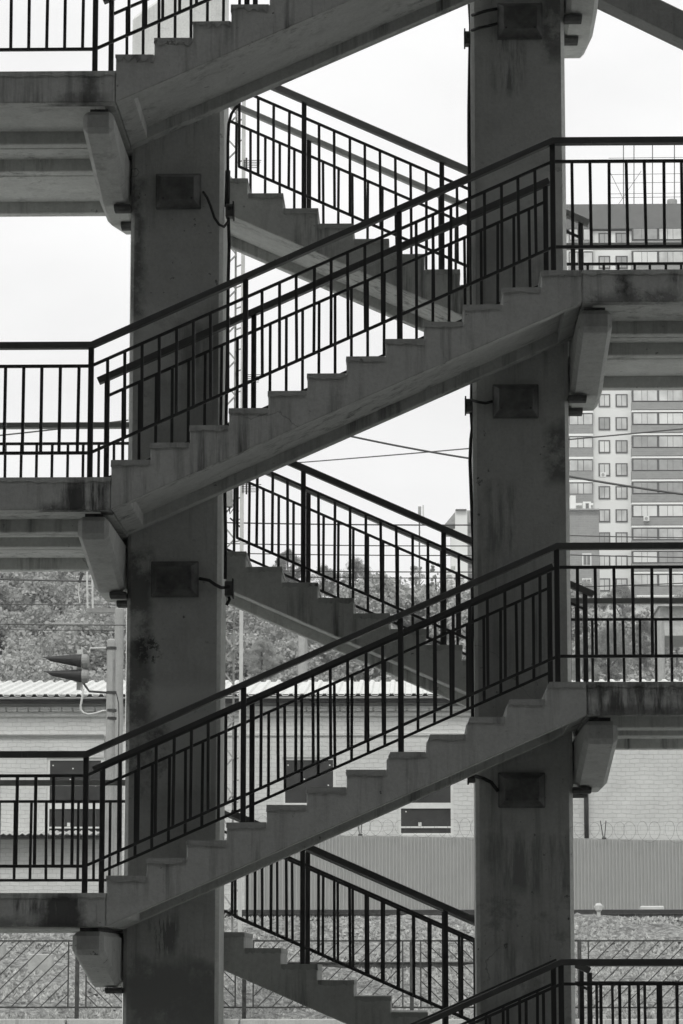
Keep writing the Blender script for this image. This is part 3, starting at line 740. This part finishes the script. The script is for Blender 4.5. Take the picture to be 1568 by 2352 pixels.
hood(97, 1512, 187, 1503, 1534); hood(100, 1545, 189, 1538, 1569)
for yc in (1518.5, 1553.5):
    c = S(190, yc); MB().tube([(c.x-.02, c.y, c.z), (c.x+.03, c.y, c.z), (c.x+.12, c.y, c.z), (c.x+.16, c.y, c.z)], [.19, .19, .17, .10], 16).build('lens_case', 'steel', t)
pl = [S(173, 1492), S(178, 1487), S(188, 1485), S(190, 1585), S(186, 1586), S(177, 1586)]
c = S(188, 1485)
MB().box(c.x-.02, c.x+.004, c.y-.02, c.y+.30, S(188, 1585).z, c.z).build('backplate', 'pale', t)
MB().box(S(174,1500).x, S(188,1500).x-.021, c.y+.24, c.y+.26, S(174,1583).z, S(174,1490).z).build('side_plate', 'pale', t)
MB().tube([S(200, 1498), S(206, 1498), S(206, 1489), S(246, 1488)], .022, 6).build('upper_arm', 'pale', t)
MB().tube([S(192, 1570), S(199, 1580), S(205, 1588), S(246, 1591)], .03, 6).build('lower_arm', 'dark', t)
MB().tube([S(191, 1582), S(189, 1600), S(185, 1620), S(185, 1630), S(191, 1637), S(203, 1641), S(220, 1638), S(235, 1633), S(246, 1632)], .028, 8).build('hose', 'pale', t, 0, True)
# clamps on the pole
for k, y in enumerate((1489, 1591, 1632, 1650)):
    c = S(255.5, y); tag(MB().tube([(c.x, c.y, c.z-.035), (c.x, c.y, c.z+.035)], .135, 12).build('pole_clamp', 'dark'), ['clamp band near the rounded top of the signal pole', 'clamp band holding the lower signal arm', 'clamp band where the signal hose meets the pole', 'lowest clamp band on the signal pole'][k], 'clamp', 'clamps on the signal pole')
tag(MB().tube([S(267, 1593, SY-.15), S(272, 1615, SY-.15), S(273, 1650, SY-.15), S(271, 1760, SY-.15), S(271, 2040, SY-.15)], .012, 6).build('cable', 'cable'), 'thin black cable down the side of the signal pole', 'cable')
tag(MB().box(S(277, 1625).x, S(283, 1625).x, SY+2.0, SY+2.1, S(277, 1660).z, S(277, 1622).z).build('pole_fitting', 'pale', None, .01), 'white narrow fitting on the taller concrete pole', 'fitting')
# white catenary arm behind
t = thing('catenary_arm', 'white ladder-like hanging bracket with crossbeam left of the left column', 'bracket', tuple(S(205, 1400, 60)))
for x in (199, 211): MB().bar(S(x, 1290, 60), S(x+2, 1404, 60), .05, .05).build('hanger', 'pale', t)
for y in (1345, 1352): MB().bar(S(200, y, 60), S(213, y, 60), .03, .03).build('rung', 'pale', t)
MB().box(S(200,1400,60).x, S(275,1400,60).x, 59.9, 60.1, S(200,1408,60).z, S(200,1398,60).z).build('crossbeam', 'steel', t)
MB().bar(S(190, 1316, 60), S(181, 1338, 60), .07, .07).build('insulator', 'dark', t)
MB().tube([S(182, 1336, 60), S(180, 1362, 60), S(183, 1385, 60)], .02, 6).build('dropper', 'pale', t)
pole(1508, 1526, 1418, 96, 'utility_pole', 'pale pole beyond the lower right landing', mat='pole')
pole(684, 706, 1420, 96, 'utility_pole', 'pale pole half hidden behind the middle rear flight', mat='pole')

# lattice mast just right of the left column
MY = 46.0
t = thing('lattice_mast', 'tall pale lattice mast rising just right of the left column', 'mast', tuple(S(545, 2110, MY)))
ztop, zbot = S(545, 190, MY).z, terr(0, MY)-.3
xm = [S(505, 1000, MY).x, S(537, 1000, MY).x, S(556, 1000, MY).x]
for i, (x, wd, yy) in enumerate(((xm[0], .05, MY), (xm[1], .045, MY+.35), (xm[2], .085, MY))):
    m = MB(); m.box(x-wd/2, x+wd/2, yy-.04, yy+.04, zbot, ztop); m.build('leg', 'pale' if i == 2 else 'steel', t)
z = zbot+.4; sgn = 1; k = 0
while z < ztop-.5:
    zz2 = z+.42
    a_, b_ = (xm[0], xm[1]) if sgn > 0 else (xm[1], xm[0])
    MB().bar((a_, MY+.02, z), (b_, MY+.3, zz2), .03, .035).build('lacing_bar', 'steel', t) if k < 60 else None
    z = zz2; sgn = -sgn; k += 1
m = MB(); z = zbot+.5
while z < ztop-.5: m.bar((xm[1], MY+.3, z), (xm[2], MY, z), .02, .03); z += .5
stuff(m.build('step_irons', 'steel', t))
for y in (378, 870, 1122):
    m = MB()
    for q in range(5):
        zq = S(575, y+(q-2)*4.2, MY).z; m.bar((xm[2], MY-.05, zq), (S(600-q*1.5, y, MY).x, MY-.05, zq), .014, .014)
    m.bar((S(566, y, MY).x, MY-.05, S(566, y-14, MY).z), (S(566, y, MY).x, MY-.05, S(566, y+14, MY).z), .04, .04)
    m.build('pin_rack', 'dark', t)
m = MB(); m.tube([S(548, 1175, MY), S(538, 1165, MY), S(528, 1180, MY), S(525, 1160, MY)], .02, 6); m.tube([S(528, 1190, MY), S(540, 1200, MY), S(553, 1212, MY)], .02, 6)
m.build('cable_loop', 'cable', t)
MB().box(S(519,1100,MY).x, S(534,1100,MY).x, MY-.1, MY+.1, S(519,1165,MY).z, S(519,1120,MY).z).build('cabinet', 'steel', t, .01)

# ------------------------------------------------------------ wires
def wire(p, q, Y0, Y1, sag, r, label, grp='overhead wires'):
    a, b = at(p[0], p[1], Y0), at(q[0], q[1], Y1); P = []
    for i in range(25):
        s = i/24; v = a.lerp(b, s); v.z -= sag*4*s*(1-s); P.append(v-a)
    o = MB().tube(P, r, 5).build('overhead_wire', 'wire'); o.location = a; tag(o, label, 'wire', grp)
wire((760, 992), (1140, 1062), 58, 60, .05, .028, 'thicker of the two crossing wires between the columns, falling right')
wire((560, 1072), (1700, 972), 90, 60, .05, .022, 'thin wire rising right between the columns and across the apartment tower')
wire((1240, 1082), (1700, 1152), 60, 58, .05, .032, 'dark wire falling right across the apartment tower')
wire((-200, 1018), (330, 960), 60, 62, .05, .022, 'thin wire rising right behind the left landing railing')
for k, (y, r) in enumerate(((1200, .018), (1248, .014), (1270, .014), (1308, .016), (1322, .014))):
    wire((420, y-2), (1240, y+5), 52+k, 52+k, .04, r, ['topmost level wire between the columns', 'second level wire between the columns', 'third level wire between the columns', 'fourth level wire just above the treetops', 'lowest level wire grazing the treetops'][k])
wire((-200, 1322), (420, 1336), 60, 60, .05, .024, 'dark wire under the left landing across the wooded hill')
wire((-200, 1383), (420, 1388), 60, 60, .04, .014, 'thin wire across the hill behind the white hanging bracket')
wire((-200, 1430), (420, 1436), 57, 57, .02, .016, 'level wire with the rod insulator left of the signal pole')
wire((-200, 1443), (420, 1448), 59, 59, .02, .012, 'faint lower wire across the hill above the signal')
wire((1240, 1228), (1800, 1236), 60, 60, .03, .016, 'level wire across the lower storeys of the apartment tower')
wire((1240, 1272), (1800, 1282), 58, 58, .03, .016, 'level wire just below the right handrail')
wire((1240, 1350), (1800, 1328), 62, 62, .03, .016, 'wire rising right in front of the tower base')
def insul(xa, xb, y, label):
    a, b = S(xa, y, 57), S(xb, y+1, 57); n = 26; P = []; rs = []
    for i in range(n+1):
        P.append(a.lerp(b, i/n)-a); e = i/n; rs.append(.075 if e < .09 or e > .9 else (.05 if i % 2 else .033))
    o = MB().tube(P, rs, 8).build('rod_insulator', 'steel'); o.location = a; tag(o, label, 'insulator')
insul(104, 203, 1433.5, 'long ribbed rod insulator on a wire above the signal')

# ------------------------------------------------------------ far buildings
AY = 370.0
def AX(x, y=1000): return at(x, y, AY)
t = thing('apartment_tower', 'tall pale apartment tower with brick balcony bands on the hilltop', 'building', tuple(AX(1430, 1400)))
def A_box(m, x0, x1, y0, y1, d0, d1):   # px box, d depth towards camera
    a, b = at(x0, y1, AY), at(x1, y0, AY); m.box(a.x, b.x, AY-d1, AY-d0, a.z, b.z); return m
xr = 1900
A_box(MB(), 1296, xr, 528, 1500, -14, 0).build('wall', 'render', t)
A_box(MB(), 1290, xr, 468, 527.6, -14, .5).build('attic', 'attic', t)
pitchy = 52.9
strips = [(1452, 1509), (1511, 1568), (1570, 1628), (1630, 1688), (1690, 1748)]
rv = random.Random(11)
for k in range(16):
    yt = 535+pitchy*k
    for xa, xb in ((1374.5, 1401), (1413.6, 1441)):
        m = MB(); A_box(m, xa, xb, yt, yt+30, 0, .1); wn_ = m.build('window', 'dframe', t)
        m = MB(); A_box(m, xa+3, (xa+xb)/2-.8, yt+3, yt+27, .1, .13); A_box(m, (xa+xb)/2+.8, xb-3, yt+3, yt+27, .1, .13); m.build('pane', rv.choice(['pane', 'pane', 'pane2', 'pane3']), wn_)
    # glazed balcony strip: band of brick, white ledge, glazing
    m = MB(); A_box(m, 1450, xr, yt-7.5, yt+19.5, .2, .9); g = m.build('balcony_glazing', 'dframe', t)
    for xa, xb in strips:
        m = MB()
        cuts = [xa+1.2, xa+.36*(xb-xa), xa+.58*(xb-xa), xb-1.2]
        for c0, c1 in zip(cuts, cuts[1:]): A_box(m, c0+.7, c1-.7, yt-5.8, yt+18, .9, .95)
        m.build('pane', rv.choice(['pane', 'pane', 'pane2', 'pane3']), g)
    m = MB(); A_box(m, 1449, xr, yt+19.6, yt+38.5, 0, 1.0); m.build('brick_band', 'gbrick', t)
    m = MB(); A_box(m, 1449.4, xr, yt+38.6, yt+44.5, 0, 1.06); m.build('ledge', 'band', t)
    if k < 12:
        m = MB(); A_box(m, 1306, 1360, yt-5.5, yt+21, .2, .9); g = m.build('balcony_glazing', 'dframe', t)
        m = MB()
        for c0, c1 in ((1307.5, 1325), (1327, 1338), (1340, 1358.5)): A_box(m, c0, c1, yt-4, yt+19.5, .9, .95)
        m.build('pane', 'pane', g)
        m = MB(); A_box(m, 1305, 1361, yt+21.1, yt+41, 0, 1.0); m.build('brick_band', 'gbrick', t)
        m = MB(); A_box(m, 1305.3, 1361, yt+41.1, yt+46.5, 0, 1.06); m.build('ledge', 'band', t)
for x, y, la in ((1383, 1090, 'white air conditioner'), (1482, 1190, 'white air conditioner')):
    m = MB(); A_box(m, x-6, x+7, y-1, y+10, 1.06, 1.5); ac = m.build('air_conditioner', 'frame', t)
    c = at(x, y+4.5, AY); MB().tube([(c.x, AY-1.56, c.z), (c.x, AY-1.5, c.z)], .2, 12).build('fan_grille', 'steel', ac)
# roof gear
t2 = thing('roof_antenna', 'wide wire antenna curtain standing on the tower roof', 'antenna', tuple(AX(1480, 468)))
for x in (1437.5, 1462, 1505, 1556, 1600): MB().bar(AX(x, 300)+Vector((0,5,0)), AX(x, 468)+Vector((0,5,0)), .12, .12).build('mast', 'wire', t2)
for y in (378, 398, 423, 432, 449, 340): MB().bar(AX(1403, y+.5)+Vector((0,5,0)), AX(1600, y-2)+Vector((0,5,0)), .055, .055).build('wire', 'wire', t2)
for p, q in (((1403, 366), (1437, 435)), ((1479, 370), (1414, 465)), ((1446, 443), (1470, 467))): MB().bar(AX(*p)+Vector((0,5,0)), AX(*q)+Vector((0,5,0)), .06, .06).build('guy', 'wire', t2)
t2 = thing('roof_vent', 'drum-shaped roof vent on the apartment tower', 'vent', tuple(AX(1549, 468)))
c = AX(1548, 468)+Vector((0,3,0)); uu = (AY+DIST)/F_
MB().tube([c, c+Vector((0,0,9*uu))], 7*uu, 14).build('neck', 'steel', t2); MB().tube([c+Vector((0,0,9*uu)), c+Vector((0,0,11*uu)), c+Vector((0,0,20*uu)), c+Vector((0,0,23*uu))], [9*uu, 12*uu, 12*uu, 11.5*uu], 16).build('drum', 'steel', t2)
t2 = thing('roof_hatch', 'small flat hatch on the roof edge of the tower', 'roof hatch', tuple(AX(1391, 468)))
m = MB(); A_box(m, 1387, 1396, 462, 468, -4, -3); m.build('hatch', 'steel', t2)
# brick annex in front of the tower
t = thing('brick_annex', 'lower grey brick block with one white window in front of the tower', 'building', tuple(at(1340, 1420, 352)))
def P_box(m, x0, x1, y0, y1, Y, d): a, b = at(x0, y1, Y), at(x1, y0, Y); m.box(a.x, b.x, Y, Y+d, a.z, b.z); return m
P_box(MB(), 1240, 1375, 1172, 1460, 352, 9).build('wall', 'gbrick', t)
P_box(MB(), 1238, 1376, 1168, 1171.7, 351.6, 9.6).build('parapet', 'steel', t)
for xa, ya in ((1337, 1271), (1337, 1328)):
    wn_ = P_box(MB(), xa, xa+21, ya, ya+30, 351.9, .099).build('window', 'frame', t)
    m = MB(); P_box(m, xa+3, xa+9.5, ya+3, ya+26, 351.85, .05); P_box(m, xa+11.5, xa+18, ya+3, ya+26, 351.85, .05); m.build('pane', 'attic', wn_)
dm = P_box(MB(), 1310, 1322, 1138, 1168, 353, 3).build('chimney', 'band', t)
dm = P_box(MB(), 1339, 1357, 1152, 1168, 353, 3).build('dormer', 'band', t); P_box(MB(), 1345, 1352, 1156, 1167, 352.9, .1).build('pane', 'attic', dm)
# pale house between the columns
HY = 262.0
t = thing('pale_house', 'pale stepped building with white windows between the wires, left of the right column', 'building', tuple(at(1060, 1500, HY)))
a, b = at(1046, 1500, HY), at(1066, 1171, HY)
P_box(MB(), 1047, 1073, 1172, 1560, HY, 14).build('wall', 'render', t)
P_box(MB(), 1073.2, 1170, 1172, 1560, HY+1, 13).build('dark_wing', 'steel', t)
P_box(MB(), 1036, 1046.8, 1215, 1300, HY+.6, 5).build('oriel', 'render', t)
a, b = at(1044, 1560, HY), at(1044, 1172, HY)
m = MB(); p1, p2, p3 = at(1047, 1172, HY), at(1022, 1202, HY), at(1047, 1202, HY)
m.prismY([(p2.x, p2.z), (p3.x, p3.z), (p1.x, p1.z)], HY+.4, HY+9); m.build('roof_hip', 'steel', t)
P_box(MB(), 1046, 1071, 1169, 1171.8, HY-.3, 10).build('roof_edge', 'attic', t)
P_box(MB(), 1016, 1046, 1310, 1560, HY-3, 10).build('front_block', 'render', t)
P_box(MB(), 1016, 1046, 1358, 1376, HY-3.1, .099).build('brick_panel', 'gbrick', t)
wn_ = P_box(MB(), 1019, 1043, 1330, 1356, HY-3.12, .119).build('window', 'frame', t)
m = MB(); P_box(m, 1022, 1029, 1333, 1353, HY-3.17, .05); P_box(m, 1032, 1039, 1333, 1353, HY-3.17, .05); m.build('pane', 'pane', wn_)
for y in (1182, 1262, 1300): 
    m = P_box(MB(), 1076, 1100, y+18, y+42, HY+.95, .049).build('window', 'attic', t)
# pale shed at the right edge
t = thing('garden_shed', 'low pale shed with a fence beyond the lower right landing', 'shed', tuple(at(1550, 1440, 120)))
P_box(MB(), 1516, 1640, 1392, 1460, 120, 5).build('wall', 'slate', t)
m = MB(); P_box(m, 1512, 1645, 1387, 1391.5, 119.5, 6); m.build('roof', 'slate', t)
# thin mast between the columns
t = thing('radio_mast', 'thin distant radio mast with a panel antenna between the columns', 'mast', tuple(at(963, 1330, 300)))
MB().bar(at(963, 1170, 300), at(963, 1390, 300), .16, .16).build('pole', 'wire', t)
P_box(MB(), 960, 967, 1163, 1190, 299.6, .3).build('panel_antenna', 'steel', t); P_box(MB(), 970, 973.5, 1160, 1190, 299.8, .3).build('slim_antenna', 'pale', t)

# ------------------------------------------------------------ little trackside things
def small(label, name, cat, fn):
    t = thing(name, label, cat, (0, 0, 0)); fn(t); return t
TY = 56.3
c = at(1375, 2112, TY); t = thing('hydrant', 'pale standpipe valve beside the far rail', 'hydrant', tuple(c))
MB().tube([c+Vector((0,0,-.3)), c+Vector((0,0,.2)), c+Vector((0,0,.24)), c+Vector((0,0,.36)), c+Vector((0,0,.42))], [.05, .05, .09, .1, .05], 10).build('body', 'pale', t)
MB().bar(c+Vector((-.13,0,.33)), c+Vector((.13,0,.33)), .05, .05).build('handle', 'pale', t)
c = at(1497, 2097, 58.6); t = thing('relay_box', 'white low box with a flat lid on the track bed', 'box', tuple(c))
MB().box(c.x-.22, c.x+.22, 58.4, 58.8, c.z-.25, c.z+.07).build('case', 'steel', t, .01); MB().box(c.x-.3, c.x+.3, 58.3, 58.9, c.z+.071, c.z+.18).build('lid', 'frame', t, .02)
c = at(1036, 2108, TY); t = thing('track_lamp', 'small white ground lamp by the far rail, left of the right column', 'lamp', tuple(c))
MB().tube([c+Vector((0,0,-.25)), c+Vector((0,0,.02)), c+Vector((0,0,.05)), c+Vector((0,0,.14)), c+Vector((0,0,.18))], [.04, .04, .09, .09, .03], 10).build('body', 'frame', t)
MB().tube([c+Vector((0,-.1,.1)), c+Vector((0,.0,.1))], .06, 10).build('lens', 'steel', t)
a, b = at(64, 2230, 43.2), at(120, 2191, 43.2)
tag(MB().box(a.x, b.x, 43.2, 43.5, terr(0, 43.2)-.2, b.z).build('concrete_block', 'slate', None, .02), 'pale concrete block on the stony slope, lower left', 'block')
a, b = at(-30, 2180, 42), at(10, 2167, 42)
tag(MB().box(a.x, b.x, 42, 42.3, a.z-.2, b.z).build('concrete_block', 'kerb', None, .02), 'small pale concrete block at the left edge of the slope', 'block')

# ------------------------------------------------------------ trees
def leaves(g, centers, radii, n, size):
    """cards on the shells of many clumps; returns verts (N*4,3)"""
    k = len(centers); idx = g.integers(0, k, n); d = g.normal(size=(n, 3)); d /= np.linalg.norm(d, axis=1)[:, None]
    r = radii[idx]*(g.random(n)**.35); p = centers[idx]+d*r[:, None]*np.array([1, 1, .85])
    nr = d*.6+g.normal(size=(n, 3))*.6; nr /= np.linalg.norm(nr, axis=1)[:, None]
    a = np.cross(nr, g.normal(size=(n, 3))); a /= np.linalg.norm(a, axis=1)[:, None]; b = np.cross(nr, a)
    s = (size*g.uniform(.5, 1.3, n))[:, None]
    return np.stack([p-a*s-b*s*.3, p+b*s*.75-a*s*.1, p+a*s+b*s*.2, p-b*s*.7+a*s*.15], axis=1).reshape(-1, 3)
def mesh_np(name, V, mat, parent=None):
    n = len(V)//4; me = bpy.data.meshes.new(name); me.vertices.add(len(V)); me.vertices.foreach_set('co', V.astype(np.float32).ravel())
    me.loops.add(n*4); me.loops.foreach_set('vertex_index', np.arange(n*4, dtype=np.int32)); me.polygons.add(n)
    me.polygons.foreach_set('loop_start', np.arange(0, n*4, 4, dtype=np.int32)); me.materials.append(M[mat]); me.update(calc_edges=True); me.validate()
    o = bpy.data.objects.new(name, me); C.objects.link(o)
    if parent: o.parent = parent
    return o
def clumps(g, cx, cy, cz, w, h, n):
    c = []; r = []
    for i in range(n):
        t_ = g.random(); ang = g.uniform(0, 6.28); rad = w*.5*math.sin(math.pi*min(.95, .18+.8*t_))*math.sqrt(g.random())
        c.append((cx+math.cos(ang)*rad, cy+math.sin(ang)*rad, cz+h*(.25+.75*t_))); r.append(w*g.uniform(.10, .22))
    return np.array(c), np.array(r)
g = np.random.default_rng(21); VV = []
def u_at(Y): return (Y+DIST)/F_
# wooded hillside: one uncountable mass
nt_ = 0
for i in range(520):
    Y = g.uniform(112, 250); xpx = g.uniform(-120, 1700)
    X = at(xpx, 1500, Y).x
    vis = (xpx < 330) or (500 < xpx < 1110) or (xpx > 1280)
    if not vis: continue
    h = g.uniform(4.0, 7.5); w = h*g.uniform(.8, 1.2)
    if xpx > 500 and Y > 205: continue
    c, r = clumps(g, X, Y, terr(X, Y)-1.0, w, h, 16)
    VV.append(leaves(g, c, r, int(7500*(150/Y)**.5), .00072*(Y+DIST))); nt_ += 1
o = stuff(mesh_np('hillside_woods', np.concatenate(VV), 'leaf'))
# trees one can tell apart on the skyline
def tree(px, ytop, ybot, wpx, Y, label, mat='leaf2', n=5200, kind=0):
    c0 = at(px, ybot, Y); zt = at(px, ytop, Y).z; u_ = u_at(Y); w = wpx*u_; h = zt-c0.z; zg = terr(c0.x, Y)-.3
    t = thing('tree', label, 'tree', (c0.x, Y, zg), 'trees told apart on the hill')
    g = np.random.default_rng(int(px)+int(Y))
    if kind == 0: c, r = clumps(g, 0, 0, c0.z-zg-.25*h, w*1.1, h*1.2, 70); r *= g.uniform(.35, .95, len(r)); n = int(n*1.3)
    else:
        c = []; r = []
        for i in range(40):
            t_ = g.random(); ang = g.uniform(0, 6.28); rad = w*.5*(1-t_*.75)*g.random()**.5
            c.append((math.cos(ang)*rad, math.sin(ang)*rad, c0.z-zg+h*t_)); r.append(w*g.uniform(.06, .14)*(1.1-.5*t_))
        c, r = np.array(c), np.array(r)
    mesh_np('crown', leaves(g, c, r, n*5, u_*.85), mat, t)
    m = MB(); H = c0.z-zg+h*.7; m.tube([(0,0,0), (.1,0,H*.5), (0,.1,H)], [.22, .16, .05], 7)
    for q in range(7):
        an = g.uniform(0, 6.28); z0 = H*g.uniform(.4, .85); L = w*.35; m.tube([(0,0,z0), (math.cos(an)*L*.5, math.sin(an)*L*.5, z0+L*.4), (math.cos(an)*L, math.sin(an)*L, z0+L*.7)], [.08, .05, .02], 5)
    tk = m.build('trunk', 'bark', t); tk.location = (0, 0, 0)
tree(660, 1262, 1345, 75, 215, 'rounded tree standing against the sky between the left column and the mast', n=6000)
tree(745, 1300, 1370, 80, 222, 'broad low tree right of the rounded skyline tree')
tree(815, 1286, 1370, 90, 218, 'full grey tree in the middle of the skyline')
tree(880, 1318, 1380, 60, 230, 'small skyline tree left of the radio mast', 'leaf3')
tree(955, 1300, 1400, 90, 226, 'spiky young tree in front of the radio mast', 'leaf3', 3000, 1)
tree(1000, 1285, 1400, 50, 210, 'slim feathery tree beside the pale house', 'leaf3', 3200, 1)
tree(1070, 1390, 1500, 60, 205, 'bushy tree at the foot of the pale house', 'leaf3')
tree(1345, 1335, 1420, 90, 215, 'bushy tree in front of the brick annex', 'leaf3')
tree(1430, 1345, 1430, 110, 212, 'wide bushy tree before the base of the apartment tower', 'leaf2')
tree(1400, 1440, 1560, 120, 150, 'dark leafy tree low behind the lower right landing', 'leaf2', 7000)
tree(1480, 1420, 1560, 100, 160, 'dense tree left of the pale pole, lower right', 'leaf2', 6000)
tree(1340, 1460, 1580, 80, 140, 'bright leafed tree close to the right column, lower right', 'leaf3', 5000)
tree(1555, 1440, 1570, 60, 145, 'bright thin tree at the right edge', 'leaf3', 3000, 1)
tree(20, 1320, 1400, 110, 228, 'tall tree at the left edge on the hill crest', 'leaf2', 5000)
tree(120, 1318, 1400, 120, 232, 'wide tree on the hill crest under the left landing', 'leaf3', 5000)
tree(600, 1470, 1560, 90, 120, 'bright bush just above the warehouse roof, right of the left column', 'leaf3', 5000)

# ------------------------------------------------------------ unseen hall added behind the camera to shade the stairs
t = thing('shade_blocker', 'large unseen dark hall behind the photographer', 'building', (0, -26, GZ))
m = MB(); m.box(-70, 70, -50, -25.5, GZ, 62); m.build('wall', 'blocker', t)
for k in range(9):
    MB().box(-66, 66, -25.52, -25.4, GZ+3+k*6.5, GZ+6.5+k*6.5).build('blocker_band', 'blockerglass', t)

# ------------------------------------------------------------ thin air between the stairs and the far hill
hz = MB().box(-620, 620, -95, 1200, GZ-1.2, 75).build('haze', 'wire')
hm_ = bpy.data.materials.new('air'); hm_.use_nodes = True; ht = hm_.node_tree; ht.nodes.clear()
vp_ = ht.nodes.new('ShaderNodeVolumePrincipled'); vp_.inputs['Color'].default_value = (.95, .96, .96, 1); vp_.inputs['Density'].default_value = .00045
vo_ = ht.nodes.new('ShaderNodeOutputMaterial'); ht.links.new(vp_.outputs[0], vo_.inputs['Volume'])
hz.data.materials.clear(); hz.data.materials.append(hm_); stuff(hz)
